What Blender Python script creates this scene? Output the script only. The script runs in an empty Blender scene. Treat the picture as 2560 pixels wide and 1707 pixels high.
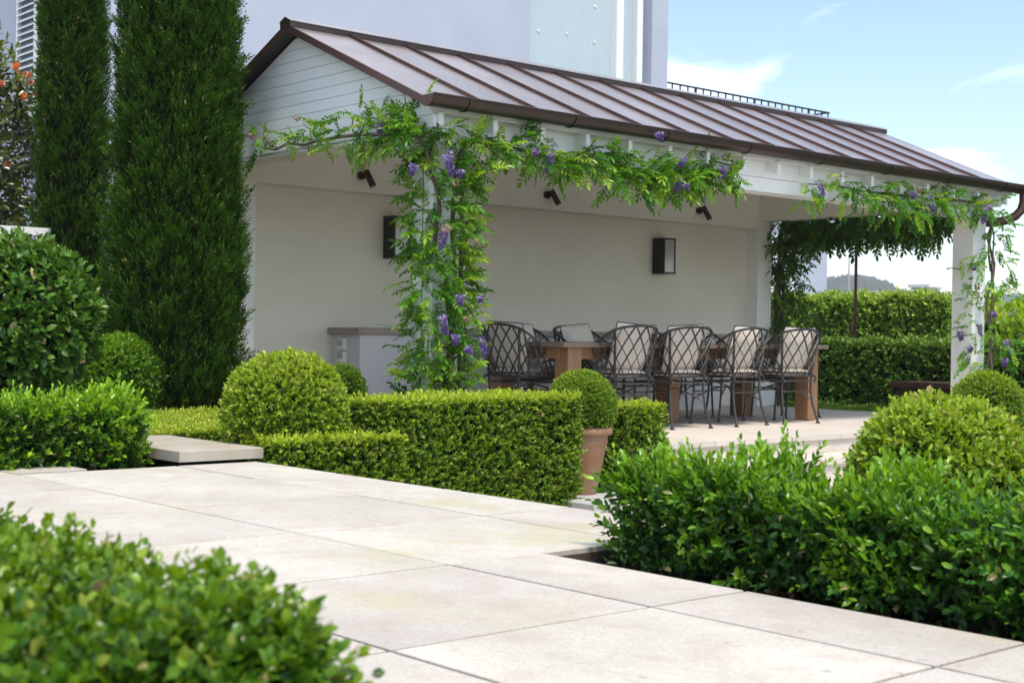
import bpy, math, random
import numpy as np
from mathutils import Vector, Matrix
sc = bpy.context.scene
C = sc.collection
rng = np.random.default_rng(7)
random.seed(7)

# ------------------------------------------------------------------ camera
YAW, PITCH, ROLL = math.radians(41.2776), math.radians(-.24616), math.radians(.83379)
CAM = Vector((0, 0, .88))
fw = Vector((math.sin(YAW)*math.cos(PITCH), math.cos(YAW)*math.cos(PITCH), math.sin(PITCH)))
rt = Vector((math.cos(YAW), -math.sin(YAW), 0)); up = rt.cross(fw)
rt, up = math.cos(ROLL)*rt + math.sin(ROLL)*up, -math.sin(ROLL)*rt + math.cos(ROLL)*up
cam = bpy.data.cameras.new('camera'); cam.lens = 50.0; cam.sensor_width = 36
cam.clip_start = .05; cam.clip_end = 6000
cam.dof.use_dof = True; cam.dof.focus_distance = 9.5; cam.dof.aperture_fstop = 6.3
camo = bpy.data.objects.new('camera', cam); C.objects.link(camo)
camo.matrix_world = Matrix(((rt.x, up.x, -fw.x, CAM.x), (rt.y, up.y, -fw.y, CAM.y), (rt.z, up.z, -fw.z, CAM.z), (0, 0, 0, 1)))
sc.camera = camo

# ------------------------------------------------------------------ sky, sun, exposure
SUN = Vector((-.20, -.56, 1.25)).normalized()
w = bpy.data.worlds.new('World'); sc.world = w; w.use_nodes = True
nt = w.node_tree; nt.nodes.clear()
out = nt.nodes.new('ShaderNodeOutputWorld'); bg = nt.nodes.new('ShaderNodeBackground')
sky = nt.nodes.new('ShaderNodeTexSky'); sky.sky_type = 'NISHITA'; sky.sun_disc = False
sky.sun_elevation = math.asin(SUN.z); sky.sun_rotation = math.atan2(SUN.x, SUN.y)
sky.air_density = 1.0; sky.dust_density = .7; sky.ozone_density = 1.0
tc = nt.nodes.new('ShaderNodeTexCoord')
mp = nt.nodes.new('ShaderNodeMapping'); mp.inputs['Scale'].default_value = (1, 1, 3.2)
n1 = nt.nodes.new('ShaderNodeTexNoise'); n1.inputs['Scale'].default_value = 3.2; n1.inputs['Detail'].default_value = 8; n1.inputs['Roughness'].default_value = .55
n1.inputs['Distortion'].default_value = .6
cr = nt.nodes.new('ShaderNodeValToRGB'); cr.color_ramp.elements[0].position = .47; cr.color_ramp.elements[1].position = .64
cr.color_ramp.elements[1].color = (.75, .75, .75, 1)
mx = nt.nodes.new('ShaderNodeMix'); mx.data_type = 'RGBA'
mx.inputs['B'].default_value = (12.5, 12.6, 12.8, 1)
nt.links.new(tc.outputs['Generated'], mp.inputs['Vector']); nt.links.new(mp.outputs[0], n1.inputs['Vector'])
nt.links.new(n1.outputs['Fac'], cr.inputs[0]); nt.links.new(cr.outputs[0], mx.inputs['Factor'])
nt.links.new(sky.outputs[0], mx.inputs['A']); nt.links.new(mx.outputs['Result'], bg.inputs[0])
bg.inputs[1].default_value = .074
nt.links.new(bg.outputs[0], out.inputs[0])
sun = bpy.data.lights.new('sun', 'SUN'); sun.energy = 1.5; sun.angle = math.radians(11); sun.color = (1, .92, .80)
suno = bpy.data.objects.new('sun', sun); C.objects.link(suno)
suno.rotation_euler = SUN.to_track_quat('Z', 'Y').to_euler(); suno.location = (0, 0, 20)
vs = sc.view_settings; vs.view_transform = 'Standard'; vs.look = 'None'; vs.exposure = 1.62; vs.gamma = 1; vs.use_curve_mapping = False
sc.render.engine = 'CYCLES'
sc.cycles.max_bounces = 8; sc.cycles.diffuse_bounces = 4; sc.cycles.glossy_bounces = 3; sc.cycles.transmission_bounces = 6
sc.cycles.transparent_max_bounces = 8; sc.cycles.volume_bounces = 1

# ------------------------------------------------------------------ helpers
def tag(o, label=None, cat=None, group=None, kind=None):
    if label: o['label'] = label
    if cat: o['category'] = cat
    if group: o['group'] = group
    if kind: o['kind'] = kind
    return o
def thing(name, loc, label, cat, group=None, rz=0):
    o = bpy.data.objects.new(name, None); C.objects.link(o); o.empty_display_size = .1
    o.location = loc; o.rotation_euler = (0, 0, rz)
    return tag(o, label, cat, group)
def origin(o):
    v = Vector(o.location)
    while o.parent: o = o.parent; v += Vector(o.location)
    return v
def link(name, me, parent=None, mat=None):
    o = bpy.data.objects.new(name, me); C.objects.link(o)
    if mat: me.materials.append(mat)
    if parent: o.parent = parent
    return o
def copy_tree(o, parent=None):
    c = o.copy(); C.objects.link(c); c.parent = parent
    for ch in list(o.children): copy_tree(ch, c)
    return c

class MB:
    """collects faces in world space; build() shifts them into the parent's frame"""
    def __init__(s): s.v = []; s.f = []
    def add(s, vs, fs):
        n = len(s.v); s.v += [tuple(p) for p in vs]; s.f += [tuple(i+n for i in f) for f in fs]; return s
    def box(s, x0, x1, y0, y1, z0, z1, b=0):
        if b <= 0:
            return s.add([(x, y, z) for z in (z0, z1) for y in (y0, y1) for x in (x0, x1)],
                         [(0,2,3,1), (4,5,7,6), (0,1,5,4), (2,6,7,3), (0,4,6,2), (1,3,7,5)])
        # chamfered top edge box
        return s.add([(x0,y0,z0),(x1,y0,z0),(x1,y1,z0),(x0,y1,z0),
                      (x0,y0,z1-b),(x1,y0,z1-b),(x1,y1,z1-b),(x0,y1,z1-b),
                      (x0+b,y0+b,z1),(x1-b,y0+b,z1),(x1-b,y1-b,z1),(x0+b,y1-b,z1)],
                     [(3,2,1,0),(0,1,5,4),(1,2,6,5),(2,3,7,6),(3,0,4,7),(4,5,9,8),(5,6,10,9),(6,7,11,10),(7,4,8,11),(8,9,10,11)])
    def prism(s, poly, ax, a, b):
        """poly: 2D outline in the two other axes, extruded along ax from a to b"""
        def P(u, v, t): return {0: (t, u, v), 1: (u, t, v), 2: (u, v, t)}[ax]
        n = len(poly)
        vs = [P(u, v, a) for u, v in poly] + [P(u, v, b) for u, v in poly]
        fs = [tuple(range(n-1, -1, -1)), tuple(range(n, 2*n))] + [(i, (i+1) % n, n+(i+1) % n, n+i) for i in range(n)]
        return s.add(vs, fs)
    def tube(s, pts, r, n=6, cap=True, flat=1.0):
        pts = [Vector(p) for p in pts]; m = len(pts)
        rs = r if isinstance(r, (list, tuple)) else [r]*m
        vs = []; prev = None
        for i, p in enumerate(pts):
            d = (pts[min(i+1, m-1)] - pts[max(i-1, 0)]).normalized()
            if prev is None:
                a = d.orthogonal().normalized() if abs(d.z) < .9 else (Vector((1, 0, 0)) - d*d.x).normalized()
            else:
                a = (prev - d*prev.dot(d)).normalized()
            prev = a; b = d.cross(a)
            for k in range(n):
                t = 2*math.pi*k/n + (math.pi/4 if n == 4 else 0)
                vs.append(p + rs[i]*(math.cos(t)*a + flat*math.sin(t)*b))
        fs = [(i*n+k, i*n+(k+1) % n, (i+1)*n+(k+1) % n, (i+1)*n+k) for i in range(m-1) for k in range(n)]
        if cap: fs += [tuple(range(n-1, -1, -1)), tuple(range((m-1)*n, m*n))]
        return s.add(vs, fs)
    def lathe(s, prof, c, n=24, cap=True):
        m = len(prof); vs = []
        for r, z in prof:
            for k in range(n):
                t = 2*math.pi*k/n; vs.append((c[0]+r*math.cos(t), c[1]+r*math.sin(t), c[2]+z))
        fs = [(i*n+k, i*n+(k+1) % n, (i+1)*n+(k+1) % n, (i+1)*n+k) for i in range(m-1) for k in range(n)]
        if cap: fs += [tuple(range(n-1, -1, -1)), tuple(range((m-1)*n, m*n))]
        return s.add(vs, fs)
    def mesh(s, name, off=Vector((0, 0, 0)), smooth=False):
        me = bpy.data.meshes.new(name)
        me.from_pydata([(x-off.x, y-off.y, z-off.z) for x, y, z in s.v], [], s.f); me.update()
        if smooth: me.polygons.foreach_set('use_smooth', [True]*len(me.polygons))
        return me
    def build(s, name, mat, parent=None, smooth=False, label=None, cat=None, kind=None):
        off = origin(parent) if parent else Vector((0, 0, 0))
        o = link(name, s.mesh(name, off, smooth), parent, mat)
        if smooth == 'auto' or smooth:
            try: o.data.set_sharp_from_angle(angle=math.radians(40))
            except Exception: pass
        return tag(o, label, cat, None, kind)

# ------------------------------------------------------------------ materials
def mat(name, col, rough=.6, metal=0, spec=.5, var=None, vscale=6, bump=0, bscale=60, coat=0, stretch=(1, 1, 1), objvar=0, detail=5):
    m = bpy.data.materials.new(name); m.use_nodes = True; t = m.node_tree; L = t.links
    b = t.nodes['Principled BSDF']; b.inputs['Roughness'].default_value = rough; b.inputs['Metallic'].default_value = metal
    b.inputs['Specular IOR Level'].default_value = spec; b.inputs['Coat Weight'].default_value = coat
    b.inputs['Base Color'].default_value = (*col, 1)
    tcn = t.nodes.new('ShaderNodeTexCoord'); mpn = t.nodes.new('ShaderNodeMapping'); mpn.inputs['Scale'].default_value = stretch
    L.new(tcn.outputs['Object'], mpn.inputs['Vector'])
    csock = None
    if var:
        nz = t.nodes.new('ShaderNodeTexNoise'); nz.inputs['Scale'].default_value = vscale; nz.inputs['Detail'].default_value = detail
        nz.inputs['Roughness'].default_value = .65
        L.new(mpn.outputs[0], nz.inputs['Vector'])
        rp = t.nodes.new('ShaderNodeValToRGB'); rp.color_ramp.elements[0].position = .32; rp.color_ramp.elements[1].position = .70
        rp.color_ramp.elements[0].color = (*col, 1); rp.color_ramp.elements[1].color = (*var, 1)
        L.new(nz.outputs['Fac'], rp.inputs[0]); csock = rp.outputs[0]
    if objvar:
        oi = t.nodes.new('ShaderNodeObjectInfo'); hs = t.nodes.new('ShaderNodeHueSaturation')
        mr = t.nodes.new('ShaderNodeMapRange'); mr.inputs['To Min'].default_value = 1-objvar; mr.inputs['To Max'].default_value = 1+objvar
        L.new(oi.outputs['Random'], mr.inputs['Value']); L.new(mr.outputs[0], hs.inputs['Value'])
        if csock: L.new(csock, hs.inputs['Color'])
        else: hs.inputs['Color'].default_value = (*col, 1)
        csock = hs.outputs[0]
    if csock: L.new(csock, b.inputs['Base Color'])
    if bump:
        nb = t.nodes.new('ShaderNodeTexNoise'); nb.inputs['Scale'].default_value = bscale; nb.inputs['Detail'].default_value = 4
        L.new(mpn.outputs[0], nb.inputs['Vector'])
        bp = t.nodes.new('ShaderNodeBump'); bp.inputs['Strength'].default_value = bump; bp.inputs['Distance'].default_value = .01
        L.new(nb.outputs['Fac'], bp.inputs['Height']); L.new(bp.outputs[0], b.inputs['Normal'])
    return m

def leafmat(name, dark, mid, young, rough=.42, trans=.30, obj=False, spec=.32):
    m = bpy.data.materials.new(name); m.use_nodes = True; t = m.node_tree; L = t.links
    b = t.nodes['Principled BSDF']; b.inputs['Roughness'].default_value = rough; b.inputs['Specular IOR Level'].default_value = spec
    m1 = t.nodes.new('ShaderNodeMix'); m1.data_type = 'RGBA'; m2 = t.nodes.new('ShaderNodeMix'); m2.data_type = 'RGBA'
    m1.inputs['A'].default_value = (*dark, 1); m1.inputs['B'].default_value = (*mid, 1); m2.inputs['B'].default_value = (*young, 1)
    if obj:
        oi = t.nodes.new('ShaderNodeObjectInfo'); L.new(oi.outputs['Random'], m1.inputs['Factor'])
        mr = t.nodes.new('ShaderNodeMapRange'); mr.inputs['From Min'].default_value = .72; mr.inputs['To Max'].default_value = .9
        L.new(oi.outputs['Random'], mr.inputs['Value']); L.new(mr.outputs[0], m2.inputs['Factor'])
    else:
        at = t.nodes.new('ShaderNodeAttribute'); at.attribute_name = 'lc'
        sp = t.nodes.new('ShaderNodeSeparateColor'); L.new(at.outputs['Color'], sp.inputs[0])
        L.new(sp.outputs[0], m1.inputs['Factor']); L.new(sp.outputs[1], m2.inputs['Factor'])
    L.new(m1.outputs['Result'], m2.inputs['A'])
    if not obj:
        m3 = t.nodes.new('ShaderNodeMix'); m3.data_type = 'RGBA'; m3.inputs['B'].default_value = (.46, .34, .16, 1)
        L.new(sp.outputs[2], m3.inputs['Factor']); L.new(m2.outputs['Result'], m3.inputs['A']); m2 = m3
    L.new(m2.outputs['Result'], b.inputs['Base Color'])
    tr = t.nodes.new('ShaderNodeBsdfTranslucent'); g = t.nodes.new('ShaderNodeHueSaturation')
    g.inputs['Hue'].default_value = .485; g.inputs['Saturation'].default_value = 1.1; g.inputs['Value'].default_value = 1.5
    L.new(m2.outputs['Result'], g.inputs['Color']); L.new(g.outputs[0], tr.inputs['Color'])
    ms = t.nodes.new('ShaderNodeMixShader'); ms.inputs[0].default_value = trans
    o = t.nodes['Material Output']
    L.new(b.outputs[0], ms.inputs[1]); L.new(tr.outputs[0], ms.inputs[2]); L.new(ms.outputs[0], o.inputs[0])
    return m

M = dict(
    white=mat('white_paint', (.84, .845, .82), .45, var=(.79, .795, .77), vscale=2.2, bump=.02, bscale=25),
    board=mat('white_board', (.82, .83, .84), .5, var=(.78, .79, .80), vscale=3, stretch=(1, .4, 3), bump=.03, bscale=40),
    render_wall=mat('cream_render', (.78, .74, .635), .8, var=(.71, .67, .57), vscale=1.1, bump=.2, bscale=55),
    house=mat('lavender_render', (.445, .48, .575), .85, var=(.395, .43, .53), vscale=.9, bump=.15, bscale=30),
    copper=mat('aged_copper_sheet', (.385, .345, .355), .31, metal=.6, var=(.275, .24, .25), vscale=1.7, bump=.10, bscale=2.2, objvar=.10),
    seam=mat('aged_copper_seam', (.075, .045, .042), .42, metal=.6, var=(.12, .062, .05), vscale=4),
    gutter=mat('dark_copper_gutter', (.040, .032, .028), .36, metal=.55, var=(.075, .045, .036), vscale=2.6, stretch=(.5, 1, 1)),
    ridge=mat('dark_copper_ridge', (.030, .022, .020), .45, metal=.4, var=(.05, .032, .028), vscale=3),
    bronze=mat('bronze_fitting', (.045, .03, .026), .45, metal=.4),
    black=mat('black_metal', (.018, .018, .02), .4, metal=.3),
    iron=mat('wrought_iron', (.026, .026, .026), .40, metal=.4, var=(.075, .07, .066), vscale=18),
    fabric=mat('cream_canvas', (.70, .62, .53), .9, var=(.65, .57, .49), vscale=9, bump=.25, bscale=420),
    piping=mat('black_piping', (.02, .02, .022), .6),
    teak=mat('weathered_teak', (.30, .155, .07), .55, var=(.18, .095, .05), vscale=4, stretch=(1, 1, .12), bump=.15, bscale=60),
    teaktop=mat('grey_teak_top', (.22, .165, .125), .5, var=(.16, .115, .088), vscale=5, stretch=(.1, 1, 1), bump=.12, bscale=60),
    terracotta=mat('terracotta', (.25, .118, .05), .85, var=(.32, .20, .13), vscale=5, bump=.08, bscale=60),
    counter=mat('counter_render', (.66, .65, .645), .75, var=(.61, .60, .60), vscale=2, bump=.06, bscale=60),
    capstone=mat('counter_capstone', (.36, .29, .25), .55, var=(.28, .22, .19), vscale=5),
    slabstone=mat('mossy_slab', (.40, .36, .32), .75, var=(.31, .275, .20), vscale=3.5, bump=.2, bscale=80),
    stone_step=mat('cream_step_stone', (.56, .505, .44), .7, var=(.49, .44, .385), vscale=2.5, bump=.08, bscale=90, objvar=.05),
    soil=mat('soil', (.012, .008, .006), 1.0, spec=.05, var=(.020, .013, .009), vscale=25, bump=.6, bscale=60),
    lawn=mat('ground_cover_soil', (.05, .075, .025), 1.0, spec=.05, var=(.03, .05, .02), vscale=12),
    concrete=mat('grey_paving', (.42, .405, .39), .8, var=(.37, .36, .35), vscale=4, bump=.1, bscale=60),
    core=mat('shade_core', (.007, .011, .004), 1.0, spec=0),  # near-black filler: the shade between leaves is put into its colour
    bark=mat('vine_bark', (.13, .095, .07), .9, var=(.07, .05, .04), vscale=20, stretch=(1, 1, .3), bump=.5, bscale=90),
    paletwig=mat('bleached_twig', (.72, .70, .62), .7),
    plastic=mat('grey_plastic', (.80, .80, .74), .4),
    frame=mat('white_window_frame', (.80, .80, .80), .4),
    rust=mat('corten', (.07, .03, .02), .8, var=(.12, .05, .03), vscale=12),
    hill=mat('wooded_hill', (.016, .022, .016), 1.0, spec=0, var=(.034, .040, .028), vscale=.05),
)
# paving stone: pale, per-slab tint, veins and green algae near some edges
def paving():
    m = bpy.data.materials.new('pale_sandstone'); m.use_nodes = True; t = m.node_tree; L = t.links
    b = t.nodes['Principled BSDF']; b.inputs['Roughness'].default_value = .62; b.inputs['Specular IOR Level'].default_value = .35
    tcn = t.nodes.new('ShaderNodeTexCoord'); oi = t.nodes.new('ShaderNodeObjectInfo')
    ad = t.nodes.new('ShaderNodeVectorMath'); ad.operation = 'ADD'
    geo = t.nodes.new('ShaderNodeNewGeometry')
    def noise(s, d, v, st=(1, 1, 1)):
        mpn = t.nodes.new('ShaderNodeMapping'); mpn.inputs['Scale'].default_value = st; L.new(v, mpn.inputs['Vector'])
        n = t.nodes.new('ShaderNodeTexNoise'); n.inputs['Scale'].default_value = s; n.inputs['Detail'].default_value = d; n.inputs['Roughness'].default_value = .6
        L.new(mpn.outputs[0], n.inputs['Vector']); return n.outputs['Fac']
    def ramp(f, p0, c0, p1, c1):
        r = t.nodes.new('ShaderNodeValToRGB'); e = r.color_ramp.elements
        e[0].position = p0; e[0].color = (*c0, 1); e[1].position = p1; e[1].color = (*c1, 1); L.new(f, r.inputs[0]); return r.outputs[0]
    def mix(f, a, c, blend='MIX'):
        x = t.nodes.new('ShaderNodeMix'); x.data_type = 'RGBA'; x.blend_type = blend
        if isinstance(f, float): x.inputs['Factor'].default_value = f
        else: L.new(f, x.inputs['Factor'])
        L.new(a, x.inputs['A'])
        if isinstance(c, tuple): x.inputs['B'].default_value = (*c, 1)
        else: L.new(c, x.inputs['B'])
        return x.outputs['Result']
    P = geo.outputs['Position']
    sc_ = t.nodes.new('ShaderNodeVectorMath'); sc_.operation = 'SCALE'; sc_.inputs[3].default_value = 37.0
    cmb = t.nodes.new('ShaderNodeCombineXYZ'); L.new(oi.outputs['Random'], cmb.inputs[0]); L.new(oi.outputs['Random'], cmb.inputs[1])
    L.new(cmb.outputs[0], sc_.inputs[0]); L.new(P, ad.inputs[0]); L.new(sc_.outputs[0], ad.inputs[1])
    PO = ad.outputs[0]
    tint = ramp(oi.outputs['Random'], .05, (.52, .50, .445), .95, (.475, .445, .41))
    big = ramp(noise(1.9, 6, PO, (1, .5, 1)), .33, (.83, .82, .81), .66, (1.05, 1.045, 1.04))
    c = mix(1.0, tint, big, 'MULTIPLY')
    speck = ramp(noise(95, 3, PO), .40, (.84, .82, .80), .60, (1.05, 1.05, 1.05))
    c = mix(.8, c, speck, 'MULTIPLY')
    blot = ramp(noise(6.5, 8, PO), .49, (0, 0, 0), .72, (.6, .6, .6))
    c = mix(blot, c, (.38, .30, .26))
    mp2 = noise(1.35, 4, P, (1, 1, 1))
    alg = ramp(mp2, .55, (0, 0, 0), .72, (.62, .62, .62))
    c = mix(alg, c, (.39, .37, .20))
    pit = ramp(noise(18, 2, PO), .69, (0, 0, 0), .735, (.55, .55, .55))
    c = mix(pit, c, (.25, .22, .19))
    L.new(c, b.inputs['Base Color'])
    bp = t.nodes.new('ShaderNodeBump'); bp.inputs['Strength'].default_value = .12; bp.inputs['Distance'].default_value = .004
    L.new(noise(45, 5, PO), bp.inputs['Height']); L.new(bp.outputs[0], b.inputs['Normal'])
    return m
M['paving'] = paving()
def glass(name, col, rough=.05):
    m = mat(name, col, rough, spec=.8); return m
M['glass'] = glass('window_glass', (.42, .52, .56), .06)
M['lanternglass'] = glass('lantern_glass', (.42, .43, .38), .12)
# translucent ribbed blind panel behind the big window
def blind():
    m = mat('ribbed_blind', (.47, .56, .60), .35, var=(.41, .50, .56), vscale=1.0)
    t = m.node_tree; b = t.nodes['Principled BSDF']
    wv = t.nodes.new('ShaderNodeTexWave'); wv.inputs['Scale'].default_value = 9.0; wv.bands_direction = 'X'
    tcn = t.nodes.new('ShaderNodeTexCoord'); t.links.new(tcn.outputs['Object'], wv.inputs['Vector'])
    bp = t.nodes.new('ShaderNodeBump'); bp.inputs['Strength'].default_value = .25; bp.inputs['Distance'].default_value = .02
    t.links.new(wv.outputs['Fac'], bp.inputs['Height']); t.links.new(bp.outputs[0], b.inputs['Normal']); return m
M['blind'] = blind()
# leaves: dark, mid, young growth
LM = dict(
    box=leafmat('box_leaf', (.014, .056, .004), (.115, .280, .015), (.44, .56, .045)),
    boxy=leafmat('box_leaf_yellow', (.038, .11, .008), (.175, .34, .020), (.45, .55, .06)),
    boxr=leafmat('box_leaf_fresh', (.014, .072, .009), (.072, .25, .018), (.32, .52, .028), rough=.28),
    inner=leafmat('inner_leaf_shade', (.010, .045, .006), (.030, .10, .010), (.08, .18, .02)),  # darker leaf tones carry the shade inside the loose hedges
    boxn=leafmat('near_box_leaf', (.012, .055, .005), (.095, .255, .014), (.33, .42, .035), rough=.27),
    boxobj=leafmat('box_leaf_single', (.018, .07, .008), (.10, .23, .018), (.30, .32, .045), rough=.28, obj=True),
    boxfresh=leafmat('fresh_leaf_single', (.022, .10, .016), (.08, .245, .024), (.26, .44, .03), rough=.30, obj=True),
    big=leafmat('viburnum_leaf', (.024, .085, .009), (.085, .205, .018), (.20, .30, .05), rough=.34, trans=.18),
    bigobj=leafmat('viburnum_leaf_single', (.026, .09, .010), (.095, .22, .02), (.20, .30, .05), rough=.34, trans=.18, obj=True),
    cyp=leafmat('cypress_leaf', (.005, .024, .002), (.030, .105, .006), (.11, .23, .016), rough=.65, trans=.12, spec=.10),
    wist=leafmat('wisteria_leaf', (.035, .15, .010), (.15, .36, .022), (.42, .58, .035), rough=.40, trans=.36, obj=True),
    wistm=leafmat('wisteria_leaf_mass', (.030, .13, .009), (.13, .32, .018), (.40, .55, .035), rough=.40, trans=.34),
    dark=leafmat('dark_vine_leaf', (.022, .085, .009), (.08, .20, .018), (.22, .34, .035), rough=.45, trans=.25),
    hedge=leafmat('laurel_leaf', (.030, .11, .012), (.12, .27, .028), (.32, .40, .06), rough=.32, trans=.2),
    jas=leafmat('jasmine_leaf', (.035, .14, .012), (.13, .33, .025), (.45, .56, .10), rough=.35, trans=.25),
    trop=leafmat('tropical_leaf', (.13, .28, .018), (.27, .42, .03), (.46, .55, .05), rough=.4, trans=.35),
    camel=leafmat('camellia_leaf', (.022, .040, .007), (.075, .115, .016), (.24, .28, .04), rough=.28, trans=.12, spec=.6),
    flower=leafmat('wisteria_flower', (.10, .045, .22), (.25, .15, .42), (.55, .45, .68), rough=.6, trans=.25, spec=.2),
    spent=leafmat('spent_flower', (.22, .12, .10), (.33, .20, .16), (.45, .33, .28), rough=.7, trans=.2, spec=.2),
    orange=leafmat('orange_petal', (.70, .20, .02), (.80, .32, .05), (.80, .42, .33), rough=.6, trans=.3, spec=.2),
    litter=leafmat('dead_leaf', (.16, .06, .025), (.30, .13, .05), (.36, .20, .08), rough=.8, trans=.1, obj=True),
)

# ------------------------------------------------------------------ foliage tools
def unit(a): return a/np.maximum(np.linalg.norm(a, axis=-1, keepdims=True), 1e-9)
def rdir(n): return unit(rng.normal(size=(n, 3)))
_k = np.random.default_rng(3).normal(size=(9, 3)); _ph = np.random.default_rng(4).uniform(0, 6.28, 9)
def lumps(p, scale=1.0):
    """smooth pseudo noise, about -1..1"""
    s = np.zeros(len(p))
    for i in range(9): s += np.sin(p @ (_k[i]*scale*(1 + .35*i)) + _ph[i])/(1 + .3*i)
    return s/3.2
SHAPES = dict(
    rhomb=([(0, 0, 0), (.45, .5, .25), (1, 0, 0), (.45, -.5, .25)], [(0, 2, 1), (0, 3, 2)]),
    hex=([(0, 0, 0), (.30, .44, .18), (.68, .46, .18), (1, 0, -.12), (.68, -.46, .18), (.30, -.44, .18)], [(0, 3, 2, 1), (0, 5, 4, 3)]),
    oval=([(0, 0, 0), (.36, 0, 0), (.72, 0, -.05), (1, 0, -.22), (.30, .42, .16), (.70, .45, .10), (.30, -.42, .16), (.70, -.45, .10)],
          [(0, 1, 4), (0, 6, 1), (1, 2, 5, 4), (1, 6, 7, 2), (2, 3, 5), (2, 7, 3)]),
    blade=([(0, .3, 0), (0, -.3, 0), (.55, -.5, 0), (1, 0, .2), (.55, .5, 0)], [(0, 1, 2, 3, 4)]),
)
def leaf_mesh(name, P, D, Nn, ln, wd, shape, rnd, age, off, tan=0.0):
    """P base points, D directions, Nn rough face normals, ln/wd sizes -> one mesh"""
    side = unit(np.cross(D, Nn)); nn = np.cross(side, D)
    sv, sf = SHAPES[shape]; sv = np.array(sv); k = len(sv); n = len(P)
    co = P[:, None, :] + sv[None, :, 0:1]*(D*ln[:, None])[:, None, :] + sv[None, :, 1:2]*(side*wd[:, None])[:, None, :] + sv[None, :, 2:3]*(nn*wd[:, None])[:, None, :]
    co = (co.reshape(-1, 3) - np.array(off)).astype(np.float32)
    me = bpy.data.meshes.new(name); me.vertices.add(n*k); me.vertices.foreach_set('co', co.ravel())
    lp = np.concatenate([np.array(f) for f in sf]); st = np.cumsum([0] + [len(f) for f in sf])[:-1]; per = len(lp)
    me.loops.add(n*per); me.loops.foreach_set('vertex_index', (np.arange(n)[:, None]*k + lp[None]).ravel().astype(np.int32))
    me.polygons.add(n*len(sf)); me.polygons.foreach_set('loop_start', (np.arange(n)[:, None]*per + st[None]).ravel().astype(np.int32))
    me.update(calc_edges=True)
    me.polygons.foreach_set('use_smooth', np.ones(n*len(sf), dtype=bool))
    a = me.attributes.new('lc', 'FLOAT_COLOR', 'POINT')
    c = np.zeros((n, k, 4), np.float32); c[..., 0] = rnd[:, None]; c[..., 1] = age[:, None]; c[..., 3] = 1
    c[..., 2] = (rng.uniform(0, 1, n) < tan)[:, None]*rng.uniform(.4, .9, n)[:, None]
    a.data.foreach_set('color', c.ravel())
    return me
def shoots(O, D, k, L, ln, spread=.9, jit=.35):
    """k opposite leaves along each shoot; returns base points, directions, normals, sizes, position along the shoot"""
    n = len(O); D = unit(D)
    a = unit(np.cross(D, rdir(n))); b = np.cross(D, a)
    Ls = L*rng.uniform(.6, 1.25, n)
    P, Q, N, S, T = [], [], [], [], []
    for i in range(k):
        pair = i//2; npair = max(1, (k+1)//2 - 1); t = pair/npair if npair else 1
        if i == k-1: t = 1.0
        ang = (pair % 2)*math.pi/2 + (i % 2)*math.pi
        rad = math.cos(ang)*a + math.sin(ang)*b
        sp = spread*(1 - .55*t)
        if i == k-1: sp = .15
        d = unit(D*math.cos(sp) + rad*math.sin(sp) + jit*.5*rng.normal(size=(n, 3)))
        P.append(O + D*(Ls*t)[:, None]); Q.append(d); N.append(unit(D - .9*rad*0 + .35*rng.normal(size=(n, 3)) + np.array([0, 0, .35])))
        S.append(ln*rng.uniform(.55, 1.28, n)*(1 - .22*t)); T.append(np.full(n, t))
    return map(np.concatenate, (P, Q, N, S, T))
def foliage(name, parent, m, O, D, k=7, L=.05, ln=.022, asp=.55, shape='hex', spread=.95, age=0.0, topgrowth=None, jit=.35, singles=0, smat=None, tan=.012, sh=None):
    P, Q, N, S, T = shoots(O, D, k, L, ln, spread, jit)
    n = len(P); r = rng.uniform(0, 1, n)
    patch = np.clip(.5 + .5*lumps(P, 5.0), 0, 1)
    sh = np.tile(rng.uniform(0, 1, len(O)) if sh is None else sh, k)
    r = np.clip(.30*r + .25*patch + .25*sh + .35*T - .12, 0, 1)
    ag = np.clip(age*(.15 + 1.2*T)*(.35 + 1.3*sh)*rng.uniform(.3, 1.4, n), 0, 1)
    if topgrowth is not None: ag = np.clip(ag + topgrowth(P)*rng.uniform(.3, 1.0, n), 0, 1)  # young growth colour added towards the top
    W = S*asp*rng.uniform(.85, 1.15, n)
    off = origin(parent)
    if singles:
        rel = P - np.array(CAM); z = rel @ np.array(fw); x = (rel @ np.array(rt))/z; y = (rel @ np.array(up))/z
        vis = (z > .3) & (abs(x) < .355) & (abs(y) < .235)
        score = np.where(vis, -z + .35*np.clip(T, 0, 1) - 4*rng.uniform(0, .06, n), -1e6)
        pick = np.argsort(-score)[:singles]; keep = np.ones(n, bool); keep[pick] = False
        sv, sf = SHAPES['oval']; mb = MB(); mb.add(sv, sf); lm = mb.mesh('leaf', smooth=True); lm.materials.append(smat)
        side = unit(np.cross(Q, N)); nn = np.cross(side, Q)
        for i in pick:
            o = bpy.data.objects.new('leaf', lm); C.objects.link(o); o.parent = parent
            a, b_, c_ = Q[i]*S[i], side[i]*W[i], nn[i]*W[i]; p = P[i] - np.array(off)
            o.matrix_local = Matrix(((a[0], b_[0], c_[0], p[0]), (a[1], b_[1], c_[1], p[1]), (a[2], b_[2], c_[2], p[2]), (0, 0, 0, 1)))
        P, Q, N, S, W, r, ag = (v[keep] for v in (P, Q, N, S, W, r, ag))
    o = link(name, leaf_mesh(name, P, Q, N, S, W, shape, r, ag, off, tan), parent, m)
    tag(o, kind='stuff'); return o
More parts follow.
